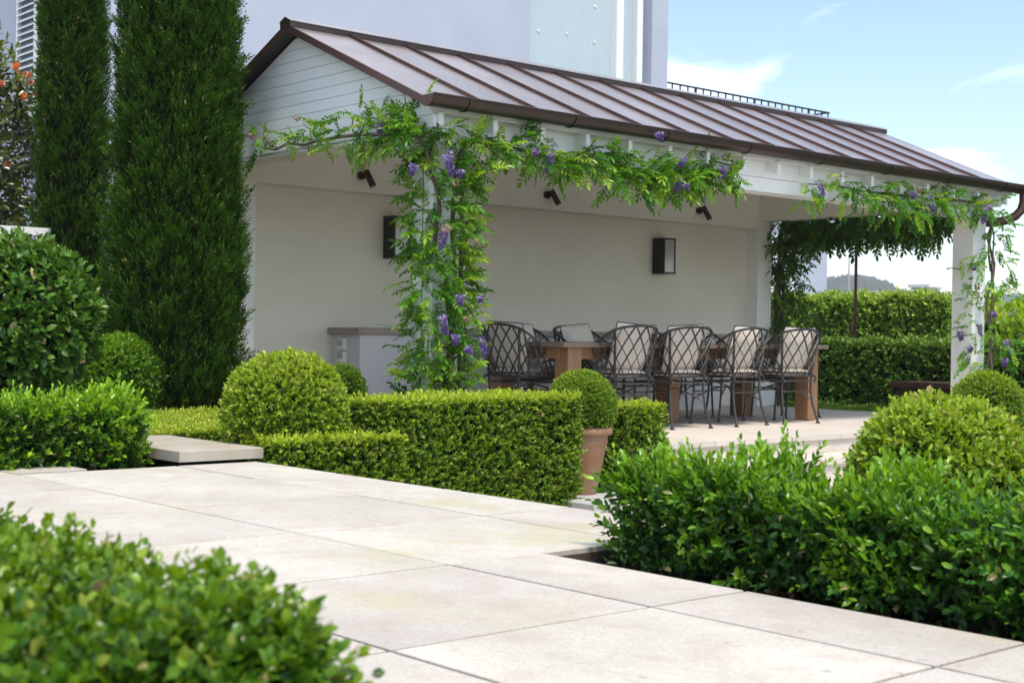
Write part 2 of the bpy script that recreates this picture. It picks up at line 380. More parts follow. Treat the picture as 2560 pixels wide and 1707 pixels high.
def box_pts(x0, x1, y0, y1, z0, z1, n, r=.06, amp=.02, fs=4.0, faces='tfblr'):
    A = dict(t=(x1-x0)*(y1-y0), f=(x1-x0)*(z1-z0), b=.5*(x1-x0)*(z1-z0), l=(y1-y0)*(z1-z0), r=(y1-y0)*(z1-z0))
    tot = sum(A[c] for c in faces); Ps = []
    for c in faces:
        m = int(n*A[c]/tot); u, v = rng.uniform(0, 1, m), rng.uniform(0, 1, m)
        X, Y, Z = x0+u*(x1-x0), y0+u*(y1-y0), z0+v*(z1-z0)
        if c == 't': p = np.stack([X, y0+v*(y1-y0), np.full(m, z1)], 1)
        if c == 'f': p = np.stack([X, np.full(m, y0), Z], 1)
        if c == 'b': p = np.stack([X, np.full(m, y1), Z], 1)
        if c == 'l': p = np.stack([np.full(m, x0), Y, Z], 1)
        if c == 'r': p = np.stack([np.full(m, x1), Y, Z], 1)
        Ps.append(p)
    p = np.concatenate(Ps); lo = np.array([x0+r, y0+r, z0-1]); hi = np.array([x1-r, y1-r, z1-r])
    q = np.clip(p, lo, hi); nrm = unit(p-q); p = q + nrm*r
    return p + nrm*(amp*lumps(p, fs))[:, None] , nrm
def ball_pts(c, r, n, amp=.03, fs=4.0, zmin=-.75, rz=None):
    d = rdir(int(n*1.3)); d = d[d[:, 2] > zmin][:n]
    s = np.array([r, r, rz or r]); p = np.array(c) + d*s
    nn = unit(d/s)
    return p + nn*(amp*r/.4*lumps(p, fs))[:, None], nn
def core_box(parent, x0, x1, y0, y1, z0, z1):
    return MB().box(x0, x1, y0, y1, z0, z1, min(.05, (x1-x0)/4)).build('shade_core', M['core'], parent)
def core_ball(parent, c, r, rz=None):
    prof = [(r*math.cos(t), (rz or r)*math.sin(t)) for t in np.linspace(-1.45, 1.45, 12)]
    return MB().lathe(prof, c, 20).build('shade_core', M['core'], parent, True)

def clipped_hedge(name, label, box, n, m='box', k=9, ln=.021, L=.055, age=.24, amp=.018, r=.045, faces='tfblr', cat='hedge', young=.85, inset=.085, fs=4.0):
    x0, x1, y0, y1, z0, z1 = box
    t = thing(name, ((x0+x1)/2, (y0+y1)/2, z0), label, cat)
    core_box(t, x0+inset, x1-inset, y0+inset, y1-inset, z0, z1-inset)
    p, nn = box_pts(x0, x1, y0, y1, z0+.03, z1, n, r, amp, faces=faces, fs=fs)
    p = p - nn*(rng.uniform(0, 1, len(p))**1.2*.06 + L*.6)[:, None]
    d = nn + .55*rng.normal(size=nn.shape) + np.array([0, 0, .55])
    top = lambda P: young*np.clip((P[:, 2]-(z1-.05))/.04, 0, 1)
    foliage('foliage', t, LM[m], p, d, k, L, ln, age=age, topgrowth=top, tan=.045)
    return t
def clipped_ball(name, label, c, r, n, m='box', k=9, ln=.021, L=.05, age=.26, young=.45, rz=None, zmin=-.75, cat='shrub', amp=.02, shape='hex'):
    t = thing(name, (c[0], c[1], c[2]-(rz or r)*.9), label, cat)
    core_ball(t, c, r-.06, (rz or r)-.06)
    p, nn = ball_pts(c, r, n, amp, zmin=zmin, rz=rz)
    p = p - nn*(rng.uniform(0, 1, len(p))**1.5*.05 + L*.45)[:, None]
    d = nn + .55*rng.normal(size=nn.shape) + np.array([0, 0, .4])
    top = lambda P: young*np.clip((P[:, 2]-(c[2]+.25*(rz or r)))/(.7*(rz or r)), 0, 1)
    foliage('foliage', t, LM[m], p, d, k, L, ln, age=age, topgrowth=top, shape=shape, tan=.045)
    return t

# ------------------------------------------------------------------ the ground
ZT = .10      # top of the near terrace
tag(MB().box(-400, 1700, -400, 1500, -1.6, -.56).build('ground', M['lawn']), kind='structure')
tag(MB().box(4.5, 16.5, -6, 8.0, -.556, -.48).build('lower_path', M['concrete']), kind='structure')
tag(MB().box(-6, 6.62, 8.0, 30, -.556, -.02).build('garden_soil', M['soil']), kind='structure')
tag(MB().box(-6, 3.98, 7.46, 8.0, -.556, .03).build('garden_bed', M['soil']), kind='structure')
tag(MB().box(3.47, 5.6, -3, 3.75, -.47, .02).build('planting_bed', M['soil']), kind='structure')
tag(MB().box(5.6, 5.75, -3, 3.75, -.476, .06).build('bed_wall', M['concrete']), kind='structure')
tag(MB().box(15.0, 26, 4.0, 16, -.556, -.05).build('side_garden', M['soil']), kind='structure')

# near terrace: bed of mortar and one object per paving slab (0.936 m grid)
G = .936
terr = MB()
terr.box(-7, 3.455, -3, 12, -.55, ZT-.02)
terr.box(3.455, 4.49, 3.765, 7.435, -.55, ZT-.02)
terrace = tag(terr.build('terrace', mat('joint_mortar', (.07, .05, .042), .9)), kind='structure')
def slab(x0, x1, y0, y1, z1=ZT, parent=terrace, m='paving', th=.045, g=.0075, name='paver'):
    dz = random.uniform(-.0012, .0012)
    cx, cy = (x0+x1)/2, (y0+y1)/2
    me = MB().box(x0+g-cx, x1-g-cx, y0+g-cy, y1-g-cy, z1-th, z1+dz, .002).mesh(name)
    me.materials.append(M[m]); o = bpy.data.objects.new(name, me); C.objects.link(o); o.parent = parent; o.location = (cx, cy, 0)
    return o
xs = [3.03-G*i for i in range(0, 8)]           # joints along x
ys = [1.888+G*j for j in range(-4, 10)]
XJ = [3.03-G*i for i in range(8)]
for j in range(len(ys)-1):
    for i in range(7):
        if ys[j] < -2.9: continue
        slab(XJ[i+1], XJ[i], ys[j], ys[j+1])
    if ys[j] > -2.9: slab(XJ[0], 3.463, ys[j], ys[j+1]) if not (3.6 < ys[j] < 7.4) else None
for j in range(len(ys)-1):
    if 3.6 < ys[j] < 7.4:
        slab(XJ[0], XJ[0]+G, ys[j], min(ys[j+1], 7.442)); slab(XJ[0]+G, 4.50, ys[j], min(ys[j+1], 7.442))

# thick seat-height stone slab at the end of the terrace
o = thing('stone_slab', (4.26, 8.05, .10), 'thick buff stone slab lying just above the paving between two hedges', 'stone slab')
MB().box(3.985, 4.545, 7.44, 8.66, .118, .182, .004).build('slab_top', M['slabstone'], o)
MB().box(4.03, 4.50, 7.55, 8.6, -.5, .1175).build('base', M['core'], o)  # near-black colour paints the shaded gap under the slab

# ------------------------------------------------------------------ pavilion platform and steps
plat = tag(MB().box(6.7, 14.95, 8.06, 12.6, -.55, -.04).build('platform', mat('platform_joint', (.25, .21, .18), .9)), kind='structure')
px = [6.7, 7.6, 8.5, 9.4, 10.3, 11.2, 12.1, 13.0, 13.9, 14.95]; py = [8.03, 8.62, 9.21, 9.8, 10.39, 10.98, 11.57, 12.16, 12.6]
for i in range(len(px)-1):
    for j in range(len(py)-1):
        slab(px[i], px[i+1], py[j], py[j+1], 0.0, plat, 'stone_step', .05, .0025, 'paver')
steps = tag(MB().box(8.3, 14.2, 7.66, 8.06, -.55, -.2).box(8.3, 14.2, 7.26, 7.66, -.549, -.37).build('steps', M['stone_step']), kind='structure')
sx = [8.3, 9.0, 9.9, 11.13, 12.5, 14.2]
for i in range(5):
    MB().box(sx[i]+.002, sx[i+1]-.002, 8.058, 8.08, -.17, -.052).build('riser', M['stone_step'], steps)
    MB().box(sx[i]+.002, sx[i+1]-.002, 7.61, 8.056, -.225, -.17, .003).build('tread', M['stone_step'], steps)
    MB().box(sx[i]+.002, sx[i+1]-.002, 7.64, 7.657, -.34, -.228).build('riser', M['stone_step'], steps)
    MB().box(sx[i]+.002, sx[i+1]-.002, 7.19, 7.655, -.395, -.342, .003).build('tread', M['stone_step'], steps)

# ------------------------------------------------------------------ pavilion
pav = thing('pavilion', (10.9, 10.4, 0), 'white open-fronted dining pavilion with a brown standing-seam copper roof', 'pavilion')
RY, RZ, SL = 10.62, 3.555, .434          # ridge line and slope
def rz(y): return RZ - SL*abs(y-RY)
EY = 8.66; BY = 2*RY-EY; GX0, GX1 = 6.65, 15.5
for x0 in (6.90, 14.79):                  # front posts; on the left one a black strip paints a slot's shade
    p = MB().box(x0, x0+.265, 8.82, 9.085, -.1, 2.43); 
    po = p.build('post', M['white'], pav)
    MB().box(x0-.012, x0+.277, 8.808, 9.097, -.1, .14, .006).build('plinth', M['white'], po)
    if x0 < 8: MB().box(x0-.002, x0, 8.948, 8.955, .14, 2.4).build('groove_shade', M['black'], po)
for x0 in (6.90, 14.79):                  # back columns
    c = MB().box(x0, x0+.285, 11.96, 12.30, 0, 2.32).build('column', M['white'], pav)
    MB().box(x0-.05, x0+.34, 11.9, 11.957, .0, .30, .006).build('plinth', M['white'], c)
MB().box(7.185, 14.79, 12.17, 12.30, 0, 2.33).build('back_wall', M['render_wall'], pav)
MB().box(6.86, 15.10, 11.955, 12.302, 2.322, 2.80).build('back_beam', M['render_wall'], pav)
MB().box(6.83, 15.16, 8.815, 9.05, 2.314, 2.445).build('front_beam', M['white'], pav)
MB().box(6.82, 15.18, 8.80, 9.06, 2.449, 2.70).build('front_beam', M['white'], pav)
MB().box(6.86, 7.06, 9.063, 11.952, 2.455, 2.80).build('end_beam', M['render_wall'], pav)
MB().box(14.80, 15.05, 9.063, 11.952, 2.43, 2.80).build('end_beam', M['render_wall'], pav)
cl = MB().box(7.06, 14.80, 9.06, 11.955, 2.78, 2.80).build('ceiling', M['board'], pav)
for i in range(15):
    x = 7.4 + .52*i; MB().prism([(9.062, 2.70), (9.062, 2.779), (9.75, 2.779), (9.75, 2.76)], 0, x-.02, x+.02).build('rafter_end', M['white'], pav)
# gable boards, both ends
for gx, s in ((6.80, -1), (15.13, 1)):
    zb = 2.482; bz = [zb, 2.582] + [2.582 + .0965*i for i in range(1, 10)]
    for i in range(len(bz)-1):
        z0, z1 = bz[i]+.0025, bz[i+1]-.0015
        h = lambda z: max(.01, (RZ-.075-z)/SL)
        a0, a1 = min(h(z0), 1.93), min(h(z1), 1.93)
        if z0 > RZ-.09: continue
        MB().prism([(RY-a0, z0), (RY+a0, z0), (RY+a1, z1), (RY-a1, z1)], 0, gx-.012, gx+.02).build('gable_board', M['board'], pav)
    MB().prism([(RY-2.0, 2.482), (RY+2.0, 2.482), (RY+.05, RZ-.08), (RY-.05, RZ-.08)], 0, gx+.022, gx+.05).build('gable_backing', M['render_wall'], pav)
    MB().box(gx-.004, gx+.055, 8.7, 12.4, 2.456, 2.480).build('gable_sill', M['white'], pav)
# roof: one object per copper sheet and per standing seam
sx = [GX0] + [7.27 + .6265*i for i in range(13)] + [GX1]
for sgn in (1, -1):
    yy = lambda y: y if sgn == 1 else 2*RY-y
    for i in range(len(sx)-1):
        a, b = sx[i]+.001, sx[i+1]-.001; t = .022
        vs_ = [(a, yy(EY), rz(EY)), (b, yy(EY), rz(EY)), (b, yy(RY-.03), rz(RY-.03)), (a, yy(RY-.03), rz(RY-.03))]
        m_ = MB().add([(x, y, z) for x, y, z in vs_] + [(x, y, z-t) for x, y, z in vs_],
                      [(0, 1, 2, 3), (7, 6, 5, 4), (0, 4, 5, 1), (1, 5, 6, 2), (2, 6, 7, 3), (3, 7, 4, 0)])
        m_.build('roof_sheet', M['copper'], pav)
    for x in sx[1:-1]:
        y0, y1 = EY+.012, RY-.09
        pr = [(-.010, .001), (.010, .001), (.010, .030), (-.006, .032)]
        m_ = MB().add([(x+u, yy(y0), rz(y0)+v) for u, v in pr] + [(x+u, yy(y1), rz(y1)+v) for u, v in pr],
                      [(0, 3, 2, 1), (4, 5, 6, 7), (0, 1, 5, 4), (1, 2, 6, 5), (2, 3, 7, 6), (3, 0, 4, 7)])
        m_.build('roof_seam', M['seam'], pav)
    # white soffit lining under the sheets
    MB().add([(GX0+.16, yy(EY+.03), rz(EY+.03)-.028), (GX1-.16, yy(EY+.03), rz(EY+.03)-.028), (GX1-.16, yy(RY), RZ-.028), (GX0+.16, yy(RY), RZ-.028),
              (GX0+.16, yy(EY+.03), rz(EY+.03)-.045), (GX1-.16, yy(EY+.03), rz(EY+.03)-.045), (GX1-.16, yy(RY), RZ-.045), (GX0+.16, yy(RY), RZ-.045)],
             [(0, 1, 2, 3), (7, 6, 5, 4), (0, 4, 5, 1), (1, 5, 6, 2), (3, 2, 6, 7), (0, 3, 7, 4)]).build('soffit_lining', M['white'], pav)
    # barge boards and the brown overhang behind them
    for gx, s in ((GX0, 1), (GX1, -1)):
        for (u0, u1, d0, d1, nm, mm) in ((0, .022, -.002, .062, 'barge_board', 'seam'), (.024, .158, .03, .058, 'verge_soffit', 'ridge')):
            xa, xb = gx+s*u0, gx+s*u1
            pts = [(yy(EY), rz(EY)-d0), (yy(RY-.001), RZ-d0), (yy(RY-.001), RZ-d1), (yy(EY), rz(EY)-d1)]
            MB().prism(pts, 0, min(xa, xb), max(xa, xb)).build(nm, M[mm], pav)
# ridge cap
MB().prism([(RY-.082, RZ-.03), (RY-.082, RZ+.022), (RY, RZ+.056), (RY+.082, RZ+.022), (RY+.082, RZ-.03)], 0, GX0-.004, GX1+.08).build('ridge_cap', M['ridge'], pav)
MB().prism([(RY-.088, RZ+.022), (RY, RZ+.062), (RY+.088, RZ+.022), (RY+.088, RZ+.016), (RY, RZ+.056), (RY-.088, RZ+.016)], 0, GX0-.008, GX1+.085).build('ridge_flashing', M['copper'], pav)
# half-round gutter
GY, GZ, GR = 8.578, 2.702, .088
arc = [(math.cos(t), math.sin(t)) for t in np.linspace(math.pi, 2*math.pi, 15)]
prof = [(GY+GR*c, GZ+GR*s) for c, s in arc] + [(GY+(GR-.006)*c, GZ+(GR-.006)*s) for c, s in reversed(arc)]
gut = MB().prism(prof, 0, 6.63, 15.62)
for sx_ in (1, -1): gut.tube([(6.63, GY+sx_*GR, GZ), (15.62, GY+sx_*GR, GZ)], .008, 6)
gu = gut.build('gutter', M['gutter'], pav, 'auto')
for gx in (6.628, 15.612): MB().prism([(GY+GR*c, GZ+GR*s) for c, s in arc], 0, gx, gx+.01).build('gutter_end', M['seam'], gu)
for i in range(8):
    x = 7.0 + 1.135*i
    MB().prism([(GY+(GR+.009)*c, GZ+(GR+.009)*s) for c, s in arc] + [(GY+(GR+.001)*c, GZ+(GR+.001)*s) for c, s in reversed(arc)], 0, x-.011, x+.011).build('gutter_bracket', M['gutter'], gu)
MB().box(6.75, 15.40, 8.685, 8.70, 2.60, 2.668).build('fascia', M['white'], pav)
for x in [6.845] + [7.40 + .5165*i for i in range(15)] + [15.23]:
    MB().prism([(8.665, 2.478), (8.80, 2.52), (8.80, 2.70), (8.703, 2.662), (8.703, 2.597), (8.665, 2.597)], 0, x-.023, x+.023).build('rafter_tail', M['white'], pav)
# gutter outlet, elbow and downpipes
el = [(15.52, 8.575, 2.63), (15.52, 8.575, 2.53)] + [(15.52-.28*math.sin(t)*.9, 8.575+.33*(1-math.cos(t))*.0+.27*math.sin(t), 2.53-.24*(1-math.cos(t))) for t in np.linspace(.15, 1.57, 8)] + [(15.16, 8.93, 2.29)]
MB().tube([(15.46, 8.575, 2.62), (15.46, 8.575, 2.52), (15.45, 8.60, 2.43), (15.41, 8.65, 2.36), (15.34, 8.73, 2.31), (15.25, 8.82, 2.285), (15.13, 8.93, 2.28)], .052, 14).build('downpipe_elbow', M['seam'], pav, 'auto')
MB().tube([(15.12, 8.95, 2.32), (15.12, 8.95, .0)], .036, 12).build('downpipe', M['gutter'], pav, 'auto')
MB().tube([(15.12, 8.95, 1.5), (15.12, 8.95, 1.72)], .052, 12).build('downpipe_collar', M['seam'], pav, 'auto')
MB().tube([(7.20, 8.86, 2.30), (7.20, 8.86, .0)], .034, 12).build('downpipe', M['seam'], pav, 'auto')

# ------------------------------------------------------------------ masonry counter along the back wall
co = thing('masonry_counter', (11, 11.9, 0), 'long low rendered counter with a brown stone cap along the pavilion back wall', 'counter')
MB().box(8.225, 13.72, 11.67, 12.168, 0, .872).build('counter_body', M['counter'], co)
MB().box(8.17, 13.78, 11.615, 12.168, .874, .936, .012).build('counter_cap', M['capstone'], co)
for nm, z0, lab in (('power_outlet', .71, 'upper grey weatherproof socket box on the end of the rendered counter'), ('power_outlet', .58, 'lower grey weatherproof socket box on the end of the rendered counter')):
    t = thing(nm, (8.22, 11.96, z0), lab, 'socket')
    MB().box(8.185, 8.224, 11.90, 12.02, z0, z0+.115).build('housing', M['plastic'], t)
    MB().box(8.176, 8.184, 11.915, 12.005, z0+.045, z0+.105).build('flap', M['lanternglass'], t)
    MB().box(8.172, 8.184, 11.925, 11.95, z0+.012, z0+.03).build('switch', M['plastic'], t)
    MB().box(8.172, 8.184, 11.97, 11.995, z0+.012, z0+.03).build('switch', M['plastic'], t)
tw = [(8.36+.055*i, 11.76+.02*math.sin(i*.9), .955+.018*math.sin(i*.75)+.004*i*(i < 6)) for i in range(15)]
mb = MB().tube(tw, [.012]*10+[.010, .009, .008, .006, .004], 6).tube([tw[9], (8.92, 11.76, .995), (8.95, 11.75, 1.03)], [.005, .004, .002], 5).tube([tw[12], (9.02, 11.74, .94), (9.0, 11.72, .94)], [.005, .003, .002], 5)
tag(mb.build('dry_twig', M['paletwig'], None, True), 'bleached bare twig lying on the counter cap beside the vine post', 'twig')

# wall lanterns and spotlights
for x, lab in ((8.95, 'black box wall lantern half hidden behind the leafy vine post'), (13.08, 'black box wall lantern on the bare wall behind the chairs')):
    t = thing('wall_lantern', (x, 12.17, 1.87), lab, 'wall lamp', 'wall lanterns')
    y0, y1, z0, z1, h = 11.96, 12.15, 1.69, 2.09, .105
    MB().box(x-.08, x+.08, 12.15, 12.169, 1.75, 2.03).build('back_plate', M['black'], t)
    fr = MB()
    for xx in (x-h, x+h-.018):
        for yy_ in (y0, y1-.018): fr.box(xx, xx+.018, yy_, yy_+.018, z0, z1)
    fr.box(x-h-.004, x+h+.004, y0-.004, y1, z1, z1+.02).box(x-h-.004, x+h+.004, y0-.004, y1, z0-.02, z0)
    fr.box(x-h-.001, x-h+.008, y0+.02, y1-.02, z0, z1)
    fr.build('frame', M['black'], t)
    MB().box(x-h+.02, x+h-.02, y0+.006, y0+.012, z0, z1).build('pane', M['lanternglass'], t)
    MB().box(x+h-.012, x+h-.006, y0+.02, y1-.02, z0, z1).build('pane', M['lanternglass'], t)
    MB().tube([(x, 12.06, z0), (x, 12.06, z0+.14)], .03, 10).build('lamp_holder', M['black'], t)
for x, lab in ((8.40, 'small bronze spotlight on the beam left of the vine post'), (10.98, 'middle bronze spotlight on the back beam'), (13.58, 'small bronze spotlight nearest the right end of the back beam')):
    t = thing('spotlight', (x, 11.95, 2.48), lab, 'spotlight', 'beam spotlights')
    MB().tube([(x, 11.954, 2.4850), (x, 11.915, 2.4850)], .043, 16).build('mount', M['bronze'], t, 'auto')
    MB().tube([(x, 11.915, 2.4850), (x+.02, 11.88, 2.4900)], .018, 8).build('swivel', M['bronze'], t)
    MB().tube([(x+.02, 11.885, 2.5300), (x+.055, 11.80, 2.3700)], .034, 16).build('barrel', M['bronze'], t, 'auto')
    MB().tube([(x+.0552, 11.7995, 2.3695), (x+.056, 11.798, 2.3660)], .027, 16).build('lens', M['lanternglass'], t)

# ------------------------------------------------------------------ dining table
tb = thing('dining_table', (10.83, 9.97, 0), 'long weathered teak dining table set under the pavilion', 'table')
TX0, TX1, TY0, TY1, TZ = 8.85, 12.82, 9.37, 10.57, .825
for i in range(7):
    a = TY0 + (TY1-TY0)*i/7; b = TY0 + (TY1-TY0)*(i+1)/7
    MB().box(TX0, TX1, a+.0015, b-.0015, TZ-.045, TZ, .004).build('plank', M['teaktop'], tb)
for y in (TY0+.1, TY1-.14): MB().box(TX0+.12, TX1-.12, y, y+.04, TZ-.155, TZ-.0455).build('apron', M['teak'], tb)
for x in (TX0+.075, TX1-.115): MB().box(x, x+.04, TY0+.14, TY1-.14, TZ-.155, TZ-.0455).build('apron', M['teak'], tb)
for x, y in ((9.03, 9.50), (9.03, 10.42), (10.9, 9.97), (12.66, 9.54), (12.62, 10.42)):
    MB().tube([(x, y, .012), (x, y, .03), (x, y, .4), (x, y, TZ-.0457)], [.115, .122, .122, .122], 8 if 0 else 4).build('leg', M['teak'], tb)
tr = MB().lathe([(.0, .0), (.15, .0), (.19, .035), (.20, .05), (.185, .048), (.14, .018), (0, .014)], (10.72, 9.86, TZ+.001), 24, cap=False)
tag(tr.build('terracotta_dish', M['terracotta'], None, True), 'shallow orange terracotta dish on the dining table between the chair backs', 'dish')

# ------------------------------------------------------------------ lattice chairs
def cat_rom(ctrl, s):
    n = len(ctrl)-1; t = min(max(s, 0), 1)*n; i = min(int(t), n-1); f = t-i
    p = [Vector(ctrl[max(i-1, 0)]), Vector(ctrl[i]), Vector(ctrl[i+1]), Vector(ctrl[min(i+2, n)])]
    return .5*((2*p[1]) + (p[2]-p[0])*f + (2*p[0]-5*p[1]+4*p[2]-p[3])*f*f + (3*p[1]-p[0]-3*p[2]+p[3])*f**3)
def mirror(h): return h + [(-x, y, z) for x, y, z in reversed(h[:-1])]
BOT = mirror([(-.235, .255, .50), (-.25, .10, .50), (-.25, -.08, .50), (-.225, -.225, .50), (0, -.25, .50)])
TOP = mirror([(-.245, .27, .525), (-.285, .13, .665), (-.315, -.07, .82), (-.285, -.275, .945), (0, -.345, .985)])
def make_chair():
    t = thing('lattice_chair', (0, 0, 0), 'x', 'chair', 'lattice iron dining chairs')
    I = M['iron']
    S = lambda s, h: cat_rom(BOT, s).lerp(cat_rom(TOP, s), h)
    MB().tube([cat_rom(TOP, i/32) for i in range(33)], .0125, 6).build('top_rail', I, t, True)
    ring = [cat_rom(BOT, i/24) for i in range(25)] + [Vector((.15, .29, .5)), Vector((0, .30, .5)), Vector((-.15, .29, .5)), cat_rom(BOT, 0)]
    MB().tube(ring, .012, 6).build('seat_rail', I, t, True)
    MB().tube([p - Vector((0, 0, .055)) for p in ring], .009, 6).build('lower_rail', I, t, True)
    d = .145; n = 17
    base = None
    for fam in (1, -1):
        for i in range(n):
            s0 = (i+.5)/n; pts = []
            for h in np.linspace(0, 1, 6):
                s = s0 + fam*d*h
                if 0.0 <= s <= 1.0:
                    p = S(s, h); q = Vector((p.x, p.y, 0)).normalized()*(.003*fam); pts.append(p+q)
            if len(pts) >= 2: MB().tube(pts, .0118, 4, flat=.45).build('lattice_strap', I, t)
    for sx_ in (-1, 1):
        MB().tube([(sx_*.285, -.272, .94), (sx_*.255, -.245, .72), (sx_*.23, -.225, .5), (sx_*.225, -.222, .36), (sx_*.235, -.245, .2), (sx_*.262, -.298, .012)], .0125, 7).tube([(sx_*.263, -.30, .0), (sx_*.263, -.30, .014)], .024, 8).build('leg', I, t, True)
        MB().tube([(sx_*.235, .255, .52), (sx_*.237, .262, .3), (sx_*.242, .29, .012)], .0125, 7).tube([(sx_*.242, .29, .0), (sx_*.242, .29, .014)], .022, 8).build('leg', I, t, True)
    MB().tube([(-.226, -.23, .335), (.226, -.23, .335)], .008, 6).build('stretcher', I, t, True)
    MB().tube([(-.238, .268, .335), (.238, .268, .335)], .008, 6).build('stretcher', I, t, True)
    for a, b in (((-.228, -.238, .25), (.239, .27, .25)), ((.228, -.238, .25), (-.239, .27, .25))):
        a, b = Vector(a), Vector(b)
        MB().tube([a.lerp(b, f) + Vector((0, 0, .135*math.sin(math.pi*f))) for f in np.linspace(0, 1, 11)], .008, 6).build('arched_brace', I, t, True)
    # tied seat cushion
    g = 12; mbc = MB()
    def pad(u, v, top):
        e = (1-abs(u)**6)*(1-abs(v)**6); return (.232*u, .02+.255*v, .535 + (.038*e+.004 if top else -.022*e-.004))
    for top in (1, 0):
        vs_ = [pad(-1+2*i/g, -1+2*j/g, top) for j in range(g+1) for i in range(g+1)]
        fs_ = [(j*(g+1)+i, j*(g+1)+i+1, (j+1)*(g+1)+i+1, (j+1)*(g+1)+i) for j in range(g) for i in range(g)]
        mbc.add(vs_, fs_ if top else [f[::-1] for f in fs_])
    per = [(-1, -1), (1, -1), (1, 1), (-1, 1)]
    for z in (1, 0):
        pass
    cu = mbc.build('seat_cushion', M['fabric'], t, True)
    pp = [pad(a[0]+(b[0]-a[0])*f, a[1]+(b[1]-a[1])*f, 1) for a, b in zip(per, per[1:]+per[:1]) for f in (0, .25, .5, .75)]; pp.append(pp[0])
    MB().tube([(x*1.01, y, z-.002) for x, y, z in pp], .005, 5).tube([(x*1.01, y, z-.012) for x, y, z in pp], .005, 5).build('piping', M['piping'], cu)
    for sx_ in (-1, 1):
        MB().tube([(sx_*.215, -.235, .51), (sx_*.25, -.26, .50), (sx_*.255, -.265, .47), (sx_*.24, -.255, .43)], .009, 5).tube([(sx_*.22, -.24, .50), (sx_*.265, -.25, .49), (sx_*.262, -.26, .44)], .007, 5).build('cushion_tie', M['piping'], t)
    return t
def make_pillow():
    t = thing('back_pillow', (0, 0, 0), 'x', 'pillow', 'cream back pillows on the chairs')
    g = 14; mbp = MB()
    def P(u, v, s):
        e = ((1-abs(u)**2.6)*(1-abs(v)**2.6))**.55
        pin = 1-.07*(u*u)*(1-v*v) - .0; pin2 = 1-.07*(v*v)*(1-u*u)
        return (.242*u*pin2, s*(.08*e), .225*v*pin)
    for s in (1, -1):
        vs_ = [P(-1+2*i/g, -1+2*j/g, s) for j in range(g+1) for i in range(g+1)]
        fs_ = [(j*(g+1)+i, j*(g+1)+i+1, (j+1)*(g+1)+i+1, (j+1)*(g+1)+i) for j in range(g) for i in range(g)]
        mbp.add(vs_, fs_ if s < 0 else [f[::-1] for f in fs_])
    mbp.build('cover', M['fabric'], t, True)
    per = [(-1, -1), (1, -1), (1, 1), (-1, 1)]
    pp = [P(a[0]+(b[0]-a[0])*f, a[1]+(b[1]-a[1])*f, 0) for a, b in zip(per, per[1:]+per[:1]) for f in np.linspace(0, 1, 9)[:-1]]; pp.append(pp[0])
    MB().tube(pp, .0055, 5).build('piping', M['piping'], t)
    return t
ch0, pi0 = make_chair(), make_pillow()
CH = [ (8.93, 10.0, -90, 'head-of-table lattice chair at the left end beside the vine post', 'on the left head chair nearest the vine'),
       (9.60, 9.48, 1, 'lattice chair behind the potted ball, leftmost of the four with backs to the garden', 'on the front chair directly behind the potted ball'),
       (10.42, 9.48, -1, 'second from left of the four lattice chairs with their backs to the garden', 'on the second front chair from the left'),
       (11.26, 9.48, 1, 'third from left of the four lattice chairs with their backs to the garden', 'on the third front chair from the left'),
       (12.09, 9.46, 0, 'rightmost of the four lattice chairs with their backs to the garden', 'on the rightmost front chair'),
       (9.72, 10.76, 180, 'lattice chair across the table, leftmost on the wall side', 'on the leftmost wall-side chair, seen over the left head chair'),
       (10.56, 10.76, 181, 'lattice chair facing out across the table, second on the wall side', 'standing above the table edge on the second wall-side chair'),
       (11.53, 10.74, 179, 'lattice chair on the wall side mostly hidden behind the second front chair', 'on the third wall-side chair, mostly hidden'),
       (12.43, 10.74, 180, 'lattice chair on the wall side nearest the right column', 'on the wall-side chair nearest the right column'),
       (12.97, 10.06, 90, 'lattice chair at the right head of the table, half hidden by the rightmost front chair', 'on the right head chair, half hidden') ]
for i, (x, y, a, lab, plab) in enumerate(CH):
    c = ch0 if i == 0 else copy_tree(ch0)
    a += random.uniform(-4, 4); x += random.uniform(-.025, .025)
    c.location = (x, y, .0015); c.rotation_euler = (0, 0, math.radians(a)); c['label'] = lab
    p = pi0 if i == 0 else copy_tree(pi0)
    R = Matrix.Rotation(math.radians(a), 4, 'Z')
    off = R @ Vector((random.uniform(-.03, .03), -.165, .785))
    p.location = Vector((x, y, 0)) + off
    p.rotation_euler = (math.radians(15), math.radians(random.uniform(-5, 5)), math.radians(a+random.uniform(-6, 6)))
    p['label'] = 'cream pillow with black piping ' + plab

# ------------------------------------------------------------------ the house behind
hs = thing('house', (13.5, 19, -.5), 'lavender grey rendered house behind the pavilion with a tall recessed window', 'house')
HZ = 9.0
MB().box(8.3, 15.66, 17.5, 17.8, -.55, HZ).build('wall', M['house'], hs)
MB().box(18.58, 19.0, 17.5, 17.8, -.55, HZ).build('wall', M['house'], hs)
MB().box(15.66, 18.58, 17.5, 17.8, -.55, 4.1).build('wall', M['house'], hs)
MB().box(8.3, 8.6, 17.802, 26, -.55, HZ).build('wall', M['house'], hs)
MB().box(18.7, 19.0, 17.802, 26, -.55, HZ).build('wall', M['house'], hs)
MB().box(8.3, 19.0, 17.5, 26, HZ+.002, HZ+.2).build('roof', M['house'], hs)
wn = MB().box(17.75, 17.92, 17.56, 17.70, 4.1, HZ).box(18.305, 18.448, 17.60, 17.72, 4.1, HZ).box(15.66, 18.58, 17.62, 17.75, 4.1, 4.25).build('window_frame', M['frame'], hs)
MB().box(15.662, 17.748, 17.70, 17.73, 4.26, HZ-.01).build('blind', M['blind'], wn)
MB().box(17.922, 18.303, 17.72, 17.74, 4.26, HZ-.01).build('pane', M['glass'], wn)
